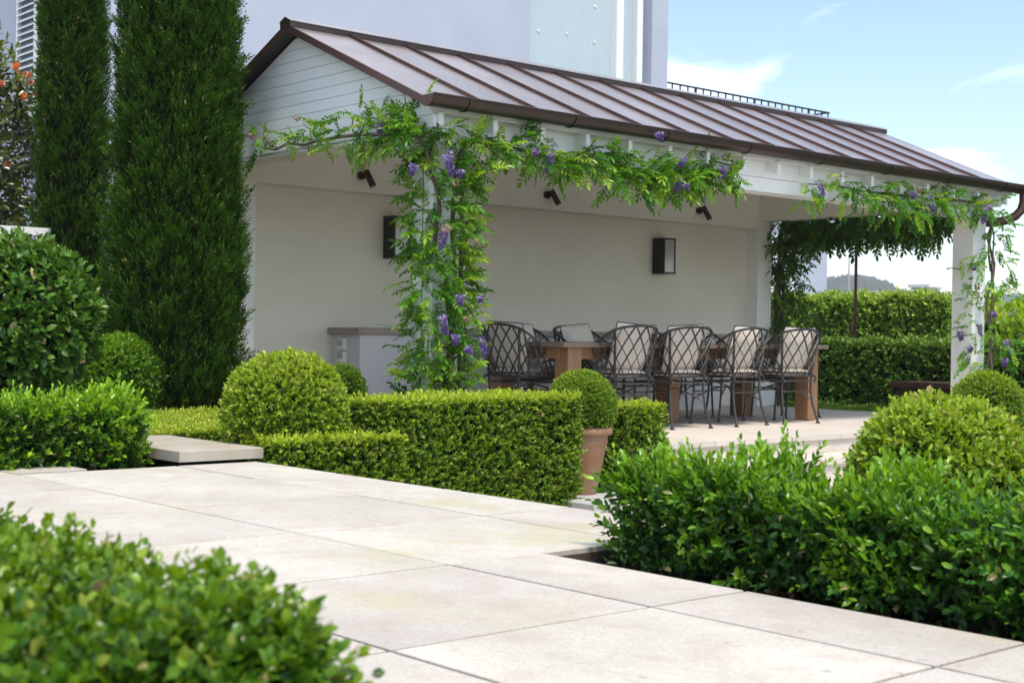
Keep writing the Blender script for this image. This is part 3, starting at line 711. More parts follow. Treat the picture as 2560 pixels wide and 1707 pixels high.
MB().box(18.45, 18.578, 17.74, 17.78, 4.26, HZ-.01).build('pane', M['glass'], wn)
for i in range(3):
    for j in range(5):
        x, z = 16.02+.66*i, 4.75 + .62*j + (.05 if i == 1 else 0)
        MB().tube([(x, 17.70, z), (x, 17.685, z)], .022, 8).build('fixing', M['plastic'], wn)
# louvred shutters on the side wall
for a, b in ((18.35, 19.04), (19.06, 19.74), (19.76, 20.44)):
    sh = MB().box(8.22, 8.28, a, a+.05, 3.9, 8).box(8.22, 8.28, b-.05, b, 3.9, 8).box(8.221, 8.279, a+.05, b-.05, 3.9, 4.0).build('shutter', M['frame'], hs)
    for k in range(38):
        z = 4.04 + .098*k
        MB().prism([(8.215, z), (8.225, z), (8.285, z+.07), (8.275, z+.07)], 1, a+.051, b-.051) 
        m_ = MB().add([(8.21, a+.051, z), (8.222, a+.051, z), (8.285, a+.051, z+.062), (8.273, a+.051, z+.062), (8.21, b-.051, z), (8.222, b-.051, z), (8.285, b-.051, z+.062), (8.273, b-.051, z+.062)],
                      [(0, 1, 2, 3), (7, 6, 5, 4), (0, 4, 5, 1), (1, 5, 6, 2), (2, 6, 7, 3), (3, 7, 4, 0)])
        m_.build('louvre_slat', M['frame'], sh)
wg = thing('house_wing', (23, 21, -.5), 'lower pale wing of the house with white louvres and a black roof-terrace railing', 'building')
MB().box(19.0, 27.25, 20.0, 26, -.55, 5.0).build('wall', M['house'], wg)
lv = MB().box(24.3, 24.36, 19.93, 19.998, .3, 3.2).box(25.86, 25.95, 19.93, 19.998, .3, 3.2).build('louvre_frame', M['frame'], wg)
for k in range(34): MB().box(24.362, 25.858, 19.95, 19.997, .35+.083*k, .40+.083*k).build('louvre_slat', M['frame'], lv)
rl = MB().box(19.02, 27.23, 19.97, 20.02, 6.12, 6.15).box(27.19, 27.23, 20.02, 24, 6.12, 6.15).build('railing', M['black'], wg)
for k in range(34):
    x = 19.2 + .242*k; wd_ = .032 if k % 8 == 6 else .014
    MB().box(x-wd_, x+wd_, 19.985, 20.005, 5.002, 6.118).build('baluster', M['black'], rl)
for k in range(12): MB().box(27.20, 27.22, 20.3+.3*k, 20.328+.3*k, 5.002, 6.118).build('baluster', M['black'], rl)
# distant pillar, fence rail, pole
t = thing('garden_pillar', (22, 14.05, -.5), 'white square garden pillar with a moulded cap beyond the tall hedge', 'pillar')
MB().box(21.88, 22.12, 13.93, 14.17, -.55, 1.77).build('shaft', M['frame'], t)
MB().box(21.83, 22.17, 13.88, 14.22, 1.772, 1.82).box(21.79, 22.21, 13.84, 14.26, 1.822, 1.90, .02).build('cap', M['frame'], t)
t = thing('fence', (22, 17, -.5), 'white capped boundary wall running up to the white pillar', 'fence')
MB().box(21.95, 22.05, 14.18, 20, -.55, 1.62).build('wall', M['frame'], t)
MB().box(21.90, 22.10, 14.2, 20, 1.622, 1.78).build('coping', M['frame'], t)
tag(MB().tube([(60, 42.7, -.5), (60, 42.7, 3.5), (60, 42.7, 5.2)], [.07, .05, .025], 8).build('flagpole', M['concrete'], None), 'thin pale pole standing far off above the hedge', 'pole')
# outdoor shower
t = thing('outdoor_shower', (17.2, 12.12, 0), 'slim dark bronze outdoor shower pole with a round rose beside the hedge', 'shower')
MB().tube([(17.2, 12.12, -.05), (17.2, 12.12, 2.62), (17.2, 12.06, 2.72), (17.2, 11.95, 2.76), (17.2, 11.55, 2.76), (17.2, 11.46, 2.72), (17.2, 11.43, 2.62), (17.2, 11.43, 2.30)], .022, 8).build('pole', M['bronze'], t, True)
MB().lathe([(.02, .06), (.03, .03), (.16, .012), (.165, 0), (.0, 0)], (17.2, 11.43, 2.25), 20, False).build('rose', M['bronze'], t, True)
MB().tube([(17.16, 12.16, 1.0), (17.16, 12.16, 1.12)], .035, 8).build('tap', M['bronze'], t)
# fire trough
t = thing('steel_trough', (15.75, 9.85, -.05), 'low dark rusted steel trough in front of the clipped hedge by the right post', 'trough')
MB().box(15.62, 16.1, 9.3, 10.35, -.02, .30).build('bowl', M['rust'], t)
MB().box(15.55, 16.15, 9.2, 10.42, .302, .365).build('rim', M['rust'], t)
# white rail at far left
tag(MB().box(4.6, 5.9, 13.72, 13.80, 1.80, 1.88).box(5.75, 5.83, 13.73, 13.79, -.02, 1.80).build('garden_rail', M['frame'], None), 'white timber rail below the orange-flowered shrub', 'rail')

# ------------------------------------------------------------------ distant wooded hills
def hill(name, dist, prof, seed, rough, depth):
    """prof: (bearing in degrees, height per 100 m)"""
    r = np.random.default_rng(seed); A = np.array(prof); n = 260; bs = np.linspace(A[0, 0], A[-1, 0], n)
    h = np.interp(bs, A[:, 0], A[:, 1])*1.1*(dist+.8*depth)/100
    ks = r.normal(size=(10, 1)); mb = MB(); rows = 14
    for j in range(rows):
        f = j/(rows-1); dd = dist + depth*f
        g = math.sin(min(1, f*1.25)*math.pi/2)
        bump = sum(np.abs(np.sin(bs*(6+9*i) + j*1.7*(i+1) + r.uniform(0, 6)))/(1+i*.5) for i in range(6))*rough + r.normal(size=n)*rough*.35
        for b, hh, bu in zip(bs, h, bump):
            a = math.radians(b); mb.v.append((dd*math.sin(a), dd*math.cos(a), -1 + (hh)*g + bu*(1 if 0 < j else 0)*min(1, hh/6)))
    for j in range(rows-1):
        for i in range(n-1): mb.f.append((j*n+i, j*n+i+1, (j+1)*n+i+1, (j+1)*n+i))
    tag(mb.build(name, M['hill'], None), kind='structure')
hill('hill', 1150, [(48, 0), (50, 2.2), (52, 3.4), (53.8, 3.7), (54.6, 3.9), (55.4, 3.75), (56.0, 3.5), (56.7, 2.8), (57.3, 2.1), (57.8, 1.3), (58.6, .5), (60, 0)], 1, 2.0, 150)
hill('far_hill', 1480, [(50, 1.2), (56, 1.6), (57.5, 1.9), (59.5, 2.5), (60.3, 2.85), (61.2, 2.75), (63, 2.2), (66, 2.4), (72, 1.2)], 2, 1.6, 180)
hill('near_hill', 1000, [(59.6, 0), (60.2, 1.2), (60.9, 1.9), (61.6, 2.3), (63, 2.8), (66, 2.6), (70, 1)], 3, 1.5, 100)

# ------------------------------------------------------------------ clipped box hedges and balls
clipped_hedge('low_box_hedge', 'low clipped box hedge between the stone slab and the tall box hedge', (4.57, 5.50, 7.28, 7.72, -.48, .235), 4300, ln=.03, age=.32)
clipped_hedge('tall_box_hedge', 'tall square-clipped box hedge standing in front of the vine post', (5.35, 7.16, 7.36, 7.88, -.48, .455), 9800, ln=.028, age=.26)
clipped_hedge('flat_box_hedge', 'wide flat-topped yellow green box hedge behind the stone slab', (3.6, 6.1, 8.72, 11.2, -.02, .205), 19000, m='boxy', faces='tflr', age=.35, young=.75, ln=.024)
clipped_hedge('back_box_hedge', 'narrow clipped box edging at the foot of the cypress trees', (3.6, 6.5, 11.3, 11.75, -.02, .25), 6000, m='boxy', faces='tflr', age=.3, young=.7)
clipped_hedge('pot_side_hedge', 'small box hedge end just right of the terracotta pot', (7.80, 8.27, 7.55, 7.95, -.48, .365), 3400, amp=.03, ln=.025, age=.3)
clipped_ball('box_ball', 'large bright box ball rising behind the low clipped hedge', (4.94, 7.82, .34), .395, 5200, m='boxy', ln=.034, age=.32, amp=.024)
clipped_ball('box_ball', 'small dark box ball peeping out behind the large bright ball', (6.54, 9.56, .40), .215, 2300, age=.1, young=.15)
clipped_ball('box_ball', 'round mid-green box ball between the big-leaved ball and the cypress', (5.42, 11.19, .47), .36, 4200, m='boxr', ln=.03, age=.25, young=.3)
clipped_ball('box_ball', 'small tight box ball at the foot of the right post', (8.66, 5.06, .44), .235, 5200, ln=.017, L=.03, age=.2, young=.4)
clipped_ball('box_ball', 'second small box ball cut by the right picture edge', (9.12, 5.0, .36), .20, 3600, ln=.017, L=.03, age=.2, young=.4)
fb = clipped_ball('box_ball', 'big yellow green box ball behind the loose hedge at right', (4.99, 3.10, .27), .385, 5200, m='boxy', ln=.034, L=.055, age=.28, young=.3, amp=.05, shape='oval')

# terracotta pot with its own ball
t = thing('terracotta_pot', (7.40, 7.62, -.29), 'tall tapering terracotta pot beside the steps', 'pot')
MB().lathe([(.108, 0), (.116, .02), (.182, .36), (.19, .38), (.192, .385), (.19, .395), (.192, .44), (.175, .44), (.16, .39), (.0, .39)], (7.40, 7.62, -.29), 36, False).build('body', M['terracotta'], t, 'auto')
MB().lathe([(.192, .438), (.215, .442), (.226, .456), (.226, .486), (.216, .498), (.195, .50), (.178, .49), (.175, .44)], (7.40, 7.62, -.29), 36, False).build('rim', M['terracotta'], t, 'auto')
MB().tube([(7.40, 7.62, .09), (7.40, 7.62, .12)], .175, 24).build('soil', M['soil'], t)
clipped_ball('box_ball', 'dense round box ball growing in the terracotta pot', (7.385, 7.62, .365), .258, 7600, ln=.017, L=.03, age=.22, young=.3, amp=.008)
tag(MB().box(7.02, 7.72, 7.1, 7.95, -.476, -.292, .01).build('plinth', M['concrete'], None), 'grey stone plinth block under the terracotta pot', 'plinth')

# ------------------------------------------------------------------ looser hedges
def loose_hedge(name, label, box, n, m, ln, L, k, age, amp, singles=0, smat=None, stems=(), young=.3, r=.15, lift=.7, shape='oval', zlow=.03, inset=.2, asp=.47, clow=.13, plants=.0):
    x0, x1, y0, y1, z0, z1 = box
    t = thing(name, ((x0+x1)/2, (y0+y1)/2, z0), label, 'hedge')
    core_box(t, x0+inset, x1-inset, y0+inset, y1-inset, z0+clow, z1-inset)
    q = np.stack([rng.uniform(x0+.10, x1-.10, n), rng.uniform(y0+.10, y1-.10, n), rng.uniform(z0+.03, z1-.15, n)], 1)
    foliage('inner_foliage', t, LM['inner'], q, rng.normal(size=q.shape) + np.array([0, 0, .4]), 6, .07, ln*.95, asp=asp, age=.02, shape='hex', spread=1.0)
    p, nn = box_pts(x0+.05, x1-.05, y0+.05, y1-.05, z0+zlow, z1-.05, n, r, amp, fs=5)
    ax_ = 1 if (y1-y0) > (x1-x0) else 0
    dip = plants*(.5+.5*np.cos(2*math.pi*(p[:, ax_]+.06*lumps(p, 2.0))/.58))
    p = p - nn*(rng.uniform(0, 1, len(p))**1.3*.10 + L*.5 + dip)[:, None]
    d = nn + .5*rng.normal(size=nn.shape) + np.array([0, 0, lift])
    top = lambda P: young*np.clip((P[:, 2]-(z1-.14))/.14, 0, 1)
    foliage('foliage', t, LM[m], p, d, k, L, ln, asp=asp, age=age, topgrowth=top, shape=shape, singles=singles, smat=smat, spread=.85)
    for (x, y, h) in stems:
        mb = MB()
        for q in range(5):
            a = rng.uniform(0, 6.28); e = Vector((x+.12*math.cos(a), y+.12*math.sin(a), z0+h))
            mb.tube([(x, y, z0-.02), (x+.01*q-.02, y, z0+.06), Vector((x, y, z0+.06)).lerp(e, .5)+Vector((.01, .01, 0)), e], [.013, .011, .007, .004], 5)
        mb.build('stem', M['bark'], t)
    return t
loose_hedge('loose_box_hedge', 'loose fresh green box hedge in the planting bed at lower right', (3.58, 4.30, .3, 3.78, .02, .495), 3600, 'boxr', .041, .14, 13, .26, .075,
            singles=300, smat=LM['boxfresh'], stems=[(3.88, 3.3, .3), (3.9, 2.75, .3), (3.85, 2.2, .3), (3.9, 1.6, .3)], young=.25, plants=.11, inset=.27)
loose_hedge('loose_box_hedge', 'loose bright green box hedge at left beyond the paving', (1.2, 4.0, 7.60, 8.25, .03, .53), 3600, 'boxr', .046, .13, 11, .40, .06,
            stems=[(3.7, 7.9, .3), (3.0, 7.9, .3), (2.3, 7.9, .3)], young=.45, shape='hex', plants=.05)
loose_hedge('near_box_hedge', 'out-of-focus glossy box hedge filling the lower left corner', (.15, 1.18, 1.46, 3.3, .10, .58), 8500, 'boxn', .0255, .055, 9, .22, .035,
            singles=300, smat=LM['boxobj'], young=.15, r=.14, lift=.35, zlow=.0, inset=.17, asp=.64, clow=.0)
# a few odd long shoots on the right hedge
# big-leaved ball at left
t = thing('big_leaf_ball', (3.95, 9.85, 0), 'large dark ball shrub with broad glossy leaves at the left edge', 'shrub')
cb = (3.95, 9.85, .93)
core_ball(t, cb, .50)
p, nn = ball_pts(cb, .575, 1500, .03, zmin=-.95)
p = p - nn*(rng.uniform(0, 1, len(p))*.10)[:, None]
foliage('foliage', t, LM['big'], p, nn + .5*rng.normal(size=nn.shape) + np.array([0, 0, .5]), 6, .05, .082, asp=.52, shape='oval', spread=1.0, age=.12,
        topgrowth=lambda P: .35*np.clip((P[:, 2]-1.3)/.3, 0, 1), singles=300, smat=LM['bigobj'])

# ------------------------------------------------------------------ cypress trees
def cypress(label, x, y, r, H, n, z0=-.05, plumes=900):
    t = thing('cypress_tree', (x, y, z0), label, 'tree')
    MB().tube([(x, y, z0-.1), (x, y, z0+.4), (x, y, H*.6)], [.07, .06, .03], 8).build('trunk', M['bark'], t)
    zz = np.linspace(0, H, 22); pr = lambda z: r*(np.clip(z/.5, .55, 1)**.5)*(1-.052*z)*np.clip((H-z)/(H*.35), 0, 1)**.7
    MB().lathe([(max(.02, pr(z)-.10), z+z0+.05) for z in zz], (x, y, 0), 18).build('dark_interior', M['core'], t, True)  # near-black solid paints the shade inside the crown
    def ring(m):
        z = H*rng.uniform(0, 1, m)**.9; a = rng.uniform(0, 6.283, m); rr = pr(z)
        return np.stack([np.cos(a), np.sin(a), np.zeros(m)], 1), np.stack([x+rr*np.cos(a), y+rr*np.sin(a), z0+z], 1)
    base, P = ring(n)
    P += base*(.06*lumps(P*np.array([1, 1, .38]), 7.0) - .03 - .09*rng.uniform(0, 1, n))[:, None]
    D = base*.55 + np.array([0, 0, 1.0]) + .30*rng.normal(size=(n, 3)); sh = .55*rng.uniform(0, 1, n)
    # upright plumes standing proud of the surface
    q = 18; b2, c2 = ring(plumes); d2 = unit(b2*rng.uniform(.25, .6, (plumes, 1)) + np.array([0, 0, 1.0]) + .12*rng.normal(size=(plumes, 3)))
    c2 = c2 - d2*.14 + b2*(-.055 + .035*rng.normal(size=(plumes, 1)))
    b2, c2, d2 = (np.repeat(v, q, 0) for v in (b2, c2, d2)); tt = rng.uniform(0, 1, len(c2)); rad = rdir(len(c2))
    P2 = c2 + d2*(.24*tt)[:, None] + rad*(.05*(1-.8*tt))[:, None]; D2 = d2 + .45*rad + .2*b2
    sh2 = np.clip(np.repeat(rng.uniform(.2, 1, plumes), q)*.6 + .45*tt, 0, 1)
    foliage('crown', t, LM['cyp'], np.concatenate([P, P2]), np.concatenate([D, D2]), 8, .075, .042, asp=.30, shape='rhomb', spread=.65, age=.30, jit=.35, sh=np.concatenate([sh, sh2]), tan=.018)
    return t
cypress('broad columnar cypress covering the left end of the pavilion', 6.03, 11.36, .63, 6.6, 22000, plumes=1250)
cypress('narrower cypress standing behind and left of the broad one', 6.16, 13.85, .42, 7.2, 11000, plumes=800)

# ------------------------------------------------------------------ flowering shrub far left
t = thing('flowering_shrub', (5.6, 14.9, 0), 'tall dark-leaved shrub with orange blossoms at the upper left edge', 'shrub')
st = MB()
for q in range(9):
    a = rng.uniform(0, 6.28); tip = Vector((5.65+.55*math.cos(a), 14.9+.5*math.sin(a), rng.uniform(2.6, 3.9)))
    st.tube([(5.65, 14.9, -.05), Vector((5.65, 14.9, .9)).lerp(tip, .25), Vector((5.65, 14.9, 1.6)).lerp(tip, .7), tip], [.03, .022, .012, .005], 5)
st.build('stem', M['bark'], t)
n = 1500; d = rdir(n); P = np.array([5.62, 14.9, 2.55]) + d*np.array([.62, .6, 1.45])*(rng.uniform(.25, 1, (n, 1))**.5)
P += .06*rng.normal(size=P.shape)
foliage('foliage', t, LM['camel'], P, d*.7 + .6*rng.normal(size=d.shape) + np.array([0, 0, .25]), 5, .10, .105, asp=.40, shape='oval', spread=1.0, age=.2,
        topgrowth=lambda Q: .6*np.clip((Q[:, 2]-3.2)/.6, 0, 1))
for (x, y, z) in ((5.98, 14.4, 3.42), (6.02, 14.4, 3.28), (5.62, 14.35, 3.36), (6.08, 14.4, 3.10), (6.12, 14.4, 2.82), (5.45, 14.4, 3.2), (5.78, 14.35, 3.55), (5.9, 14.35, 3.5), (6.14, 14.42, 3.16), (5.55, 14.4, 2.75), (5.72, 14.4, 2.55), (5.40, 14.4, 3.45), (5.85, 14.35, 3.25)):
    d = unit(rng.normal(size=(9, 3)) + np.array([0, -.6, .3])); nn_ = rdir(9); pz = np.tile([x, y, z], (9, 1))
    fo = link('blossom', leaf_mesh('blossom', pz, d, nn_, rng.uniform(.05, .075, 9), rng.uniform(.04, .055, 9), 'oval', rng.uniform(0, 1, 9), rng.uniform(0, .7, 9), origin(t)), t, LM['orange'])

# ------------------------------------------------------------------ hedges beyond the right-hand opening
def leaf_hedge(name, label, box, n, m, ln, k=5, L=.05, age=.15, amp=.035, asp=.5, young=.2, r=.08, faces='tfblr', lift=.3):
    x0, x1, y0, y1, z0, z1 = box
    t = thing(name, ((x0+x1)/2, (y0+y1)/2, z0), label, 'hedge')
    core_box(t, x0+.07, x1-.07, y0+.07, y1-.07, z0, z1-.08)
    p, nn = box_pts(x0, x1, y0, y1, z0+.02, z1, n, r, amp, fs=4, faces=faces)
    p = p - nn*(rng.uniform(0, 1, len(p))*.08)[:, None]
    foliage('foliage', t, LM[m], p, nn + .6*rng.normal(size=nn.shape) + np.array([0, 0, lift]), k, L, ln, asp=asp, shape='hex', age=age,
            topgrowth=lambda P: young*np.clip((P[:, 2]-(z1-.12))/.12, 0, 1))
    return t
leaf_hedge('clipped_laurel_hedge', 'lower clipped glossy hedge seen through the pavilion opening', (16.3, 17.0, 6.2, 13.2, -.05, .86), 8500, 'hedge', .062, faces='tfl')
leaf_hedge('jasmine_hedge', 'taller looser light green hedge behind the lower clipped one', (18.0, 18.8, 11.2, 15.5, -.05, 1.50), 9000, 'jas', .08, age=.5, amp=.07, faces='tfl', lift=.5, L=.09)
t = thing('tropical_shrub', (20.0, 11.8, 0), 'bright yellow green broad-leaved shrub behind the right post', 'shrub')
n = 420; d = rdir(n); P = np.array([20.0, 11.7, .85]) + d*np.array([.6, 1.15, .62])*(rng.uniform(.4, 1, (n, 1))**.5)
core_ball(t, (20.1, 11.7, .7), .5, .5)
foliage('foliage', t, LM['trop'], P, d*.4 + .4*rng.normal(size=d.shape) + np.array([0, 0, .8]), 7, .12, .19, asp=.36, shape='oval', spread=.8, age=.5)
# ground cover strip at the platform edge
gc = np.stack([rng.uniform(14.97, 16.3, 5200), rng.uniform(8.6, 13, 5200), np.full(5200, -.04)], 1)
gc[:, 2] += .05*np.clip(lumps(gc, 3), -.3, 1)
base = tag(MB().box(14.96, 16.4, 8.6, 13, -.06, -.045).build('ground_cover_bed', M['lawn']), kind='structure')
g = foliage('ground_cover', base, LM['jas'], gc, rng.normal(size=gc.shape)*.6 + np.array([0, 0, 1.]), 5, .03, .03, asp=.6, age=.3)

# ------------------------------------------------------------------ wisteria
def compound(seed, pairs=6, droop=.35):
    r = np.random.default_rng(seed); P, D, N, S = [], [], [], []
    def rach(t): return np.array([t, .04*math.sin(3*t+seed), -droop*t*t])
    for i in range(pairs):
        t = .22 + .68*i/(pairs-1); s = .30*(1 - .30*abs(t-.55)/.5)
        for sd in (1, -1):
            P.append(rach(t)); D.append([.55, sd*.85, -.35 + .25*r.normal()]); N.append([.2*r.normal(), .2*r.normal()+.1*sd, 1]); S.append(s*r.uniform(.85, 1.1))
    P.append(rach(.95)); D.append([1, 0, -.7]); N.append([.5, .1*r.normal(), 1]); S.append(.32)
    P, D, N, S = np.array(P), unit(np.array(D)), unit(np.array(N)), np.array(S)
    mb = MB(); sv, sf = SHAPES['hex']; sv = np.array(sv)
    side = unit(np.cross(D, N)); nn_ = np.cross(side, D)
    for p, d, sd, n_, s in zip(P, D, side, nn_, S):
        wv = s*.44; mb.add([p + v[0]*s*d + v[1]*wv*sd + v[2]*wv*n_ for v in sv], sf)
    mb.tube([rach(t) for t in (0, .3, .6, .95)], .008, 3, cap=False)
    return mb
WV = [compound(i, 5 + i % 3, .10 + .14*(i % 3)) for i in range(7)]
WM = []
for i, mb in enumerate(WV):
    me = mb.mesh('leaf', smooth=False); me.materials.append(LM['wist']); WM.append(me)
def mat_from(d, upv, s, p):
    d = d/np.linalg.norm(d); sd = np.cross(upv, d); sd /= max(np.linalg.norm(sd), 1e-6); n_ = np.cross(d, sd)
    return np.array([[d[0]*s, sd[0]*s, n_[0]*s, p[0]], [d[1]*s, sd[1]*s, n_[1]*s, p[1]], [d[2]*s, sd[2]*s, n_[2]*s, p[2]], [0, 0, 0, 1]])
def put_leaves(t, pos, dirs, size, limit=300, dark=False):
    size = np.broadcast_to(size, (len(pos),))
    off = np.array(origin(t)); n = len(pos); order = np.argsort(np.linalg.norm(pos - np.array(CAM), axis=1)); rest = []
    order = np.concatenate([rng.permutation(order[:int(n*.9)]), order[int(n*.9):]]) if n > limit else order
    for q, i in enumerate(order):
        upv = np.array([0, 0, 1.]) + .32*rng.normal(size=3)
        Mx = mat_from(dirs[i], upv, size[i]*rng.uniform(.65, 1.25), pos[i]-off); v = rng.integers(len(WM))
        if q < limit:
            o = bpy.data.objects.new('leaf', WM[v]); C.objects.link(o); o.parent = t; o.matrix_local = Matrix(Mx.tolist())
        else: rest.append((v, Mx))
    if rest:
        V, F, Rn = [], [], []; k = 0
        for v, Mx in rest:
            a = np.array(WV[v].v); a = a @ Mx[:3, :3].T + Mx[:3, 3]; V.append(a); F += [tuple(j+k for j in f) for f in WV[v].f]; k += len(a)
            Rn.append(np.tile([rng.uniform(0, 1), max(0, rng.normal(.05, .25)), 0, 1], (len(a), 1)))
        me = bpy.data.meshes.new('foliage'); me.from_pydata(np.concatenate(V).tolist(), [], F); me.update()
        at = me.attributes.new('lc', 'FLOAT_COLOR', 'POINT'); at.data.foreach_set('color', np.concatenate(Rn).astype(np.float32).ravel())
        tag(link('foliage', me, t, LM['dark'] if dark else LM['wistm']), kind='stuff')
def raceme(seed, n=46, L=.15, r=.045, m='flower'):
    q = np.random.default_rng(seed); tt = q.uniform(0, 1, n)**.8; a = q.uniform(0, 6.28, n); rr = r*np.clip(1.15-tt, .15, 1)*q.uniform(.45, 1.05, n)
    P = np.stack([rr*np.cos(a)*.6, rr*np.sin(a)*.6, -L*tt], 1); D = unit(np.stack([np.cos(a), np.sin(a), q.normal(size=n)*.5], 1))
    me = leaf_mesh('flower_cluster', P, D, rdir(n), np.full(n, r*.48), np.full(n, r*.42), 'oval', q.uniform(0, 1, n), np.clip(q.normal(.25, .35, n)*(1.1-tt), 0, 1), (0, 0, 0))
    me.materials.append(LM[m]); return me
RM_ = [raceme(1, 150, .20, .050), raceme(2, 110, .10, .050), raceme(3, 90, .075, .046)]; SP = raceme(5, 26, .06, .05, 'spent')
def put_flowers(t, pts, first=99, meshes=RM_):
    off = origin(t)
    for i, p in enumerate(pts):
        me = meshes[0 if i == first else (i % len(meshes))]
        o = bpy.data.objects.new('flower_cluster' if meshes is RM_ else 'spent_flower', me); C.objects.link(o); o.parent = t
        o.location = Vector(p) + (CAM - Vector(p)).normalized()*.09 + Vector((0, 0, .05)) - off; o.rotation_euler = (rng.uniform(-.4, .4), rng.uniform(-.4, .4), rng.uniform(0, 6)); s = rng.uniform(.75, 1.05); o.scale = (s, s, s)
def wiggle(a, b, n, amp, seed):
    q = np.random.default_rng(seed); a, b = Vector(a), Vector(b)
    return [a.lerp(b, i/(n-1)) + Vector((amp*math.sin(i*1.3+seed), amp*math.cos(i*1.1+seed*2), amp*.5*math.sin(i*1.9+seed)))*(1 if 0 < i < n-1 else 0) for i in range(n)]
def along(path, n, spread, ndir, dz=(0, 0), push=(0, 0, 0)):
    path = np.array(path); seg = np.linalg.norm(np.diff(path, axis=0), axis=1); cum = np.concatenate([[0], np.cumsum(seg)])/seg.sum()
    u = rng.uniform(0, 1, n); P = np.stack([np.interp(u, cum, path[:, k]) for k in range(3)], 1)
    P += np.array(push) + spread*rng.normal(size=P.shape); P[:, 2] += rng.uniform(dz[0], dz[1], n)
    D = unit(np.array(ndir) + .75*rng.normal(size=P.shape)); return P, D

wl = thing('wisteria', (6.95, 8.75, 0), 'purple-flowering wisteria climbing the left post and trained along gable and beam', 'vine')
gst = [(6.76, 8.74, 2.30), (6.74, 8.86, 2.46), (6.72, 9.24, 2.47), (6.72, 9.57, 2.50), (6.72, 9.83, 2.51), (6.72, 10.16, 2.51), (6.72, 10.41, 2.49), (6.72, 10.66, 2.53), (6.72, 10.86, 2.49), (6.72, 11.15, 2.54)]
bst = [(7.01, 8.72, 2.15), (7.10, 8.70, 2.36), (7.26, 8.71, 2.42), (7.41, 8.72, 2.39), (7.69, 8.73, 2.40), (8.09, 8.73, 2.37), (8.56, 8.73, 2.39), (8.95, 8.73, 2.35), (9.36, 8.73, 2.33), (9.90, 8.73, 2.40), (10.3, 8.73, 2.45)]
MB().tube(wiggle((7.03, 8.72, -.05), (7.0, 8.75, 1.25), 9, .03, 1) + wiggle((7.0, 8.75, 1.25), gst[0], 8, .035, 2)[1:], [.03, .03, .029, .028, .027, .026, .025, .024, .022, .02, .019, .018, .017, .016, .015, .014], 7).build('stem', M['bark'], wl, True)
MB().tube(wiggle((7.09, 8.74, -.05), (7.08, 8.76, 1.1), 8, .03, 4) + wiggle((7.08, 8.76, 1.1), bst[0], 8, .03, 5)[1:], .019, 7).build('stem', M['bark'], wl, True)
MB().tube(wiggle((7.20, 8.80, -.05), (7.18, 8.78, 2.2), 14, .03, 8), .010, 6).build('stem', M['bark'], wl, True)
MB().tube(gst, [.017, .017, .016, .016, .015, .014, .013, .012, .01, .007], 6).build('stem', M['bark'], wl, True)
MB().tube(bst, [.018, .026, .03, .028, .018, .016, .015, .014, .012, .01, .006], 6).build('stem', M['bark'], wl, True)
for a, b in (((6.72, 9.1, 2.48), (6.70, 8.95, 2.76)), ((6.72, 9.6, 2.5), (6.69, 9.75, 2.72)), ((6.72, 10.2, 2.5), (6.69, 10.4, 2.68)), ((6.72, 10.8, 2.5), (6.68, 11.2, 2.66)), ((8.3, 8.73, 2.38), (8.7, 8.66, 2.56)), ((8.9, 8.7, 2.35), (9.2, 8.62, 2.2)), ((7.05, 8.72, 1.5), (7.3, 8.6, 1.6)), ((6.9, 8.7, 1.7), (6.6, 8.7, 1.9)), ((7.05, 8.72, 2.0), (7.25, 8.66, 2.35))):
    MB().tube(wiggle(a, b, 6, .02, 3), [.008, .008, .007, .006, .005, .003], 5).build('twig', M['bark'], wl, True)
MB().tube([(8.30, 8.72, 2.31), (8.29, 8.71, 2.25), (8.31, 8.71, 2.21), (8.29, 8.7, 2.17), (8.36, 8.7, 2.15), (8.44, 8.7, 2.16), (8.46, 8.7, 2.2), (8.44, 8.7, 2.24), (8.47, 8.71, 2.3)], .004, 5).build('twig', M['bark'], wl, True)
LP_, LD_ = [], []
n = 560; z = rng.uniform(.12, 2.42, n); a = rng.uniform(math.radians(130), math.radians(345), n)
wid = np.interp(z, [0, .4, 1.0, 1.5, 2.2, 2.45], [.05, .08, .12, .10, .12, .08])
P = np.stack([7.02 + np.cos(a)*(.12 + wid*rng.uniform(.1, 1, n)), 8.90 + np.sin(a)*(.12+wid*rng.uniform(.1, 1, n)), z + .1], 1)
D = unit(np.stack([np.cos(a), np.sin(a), np.full(n, -.05)], 1) + .45*rng.normal(size=(n, 3))); P[:, 0] = np.maximum(P[:, 0], 6.88 + .05*rng.normal(size=n)); D[:, 0] = np.where(D[:, 0] < 0, D[:, 0]*.45, D[:, 0]); D = unit(D)
LP_.append(P); LD_.append(D)
for path, n, sp, nd, dz, push in ((gst[:4], 100, .05, (-.6, .1, .35), (-.05, .13), (-.03, .0, .0)), (gst[3:], 48, .04, (-.5, .3, .35), (-.02, .11), (-.02, 0, .0)), (gst[2:], 9, .04, (-.3, 0, -.8), (-.08, 0), (0, 0, 0)),
                            (bst[1:], 290, .045, (.1, -.7, -.15), (-.09, .05), (0, -.04, 0)), (bst[4:], 55, .045, (.1, -.6, -.4), (-.10, .02), (.05, -.04, 0)), (bst[6:], 110, .05, (.1, -.6, -.15), (-.10, .05), (0, -.04, 0))):
    P, D = along(path, n, sp, nd, dz, push); LP_.append(P); LD_.append(D)
LP_, LD_ = np.concatenate(LP_), np.concatenate(LD_)
put_leaves(wl, LP_, LD_, np.where((LP_[:, 0] < 6.8) & (LP_[:, 1] > 8.85), .175, .20))
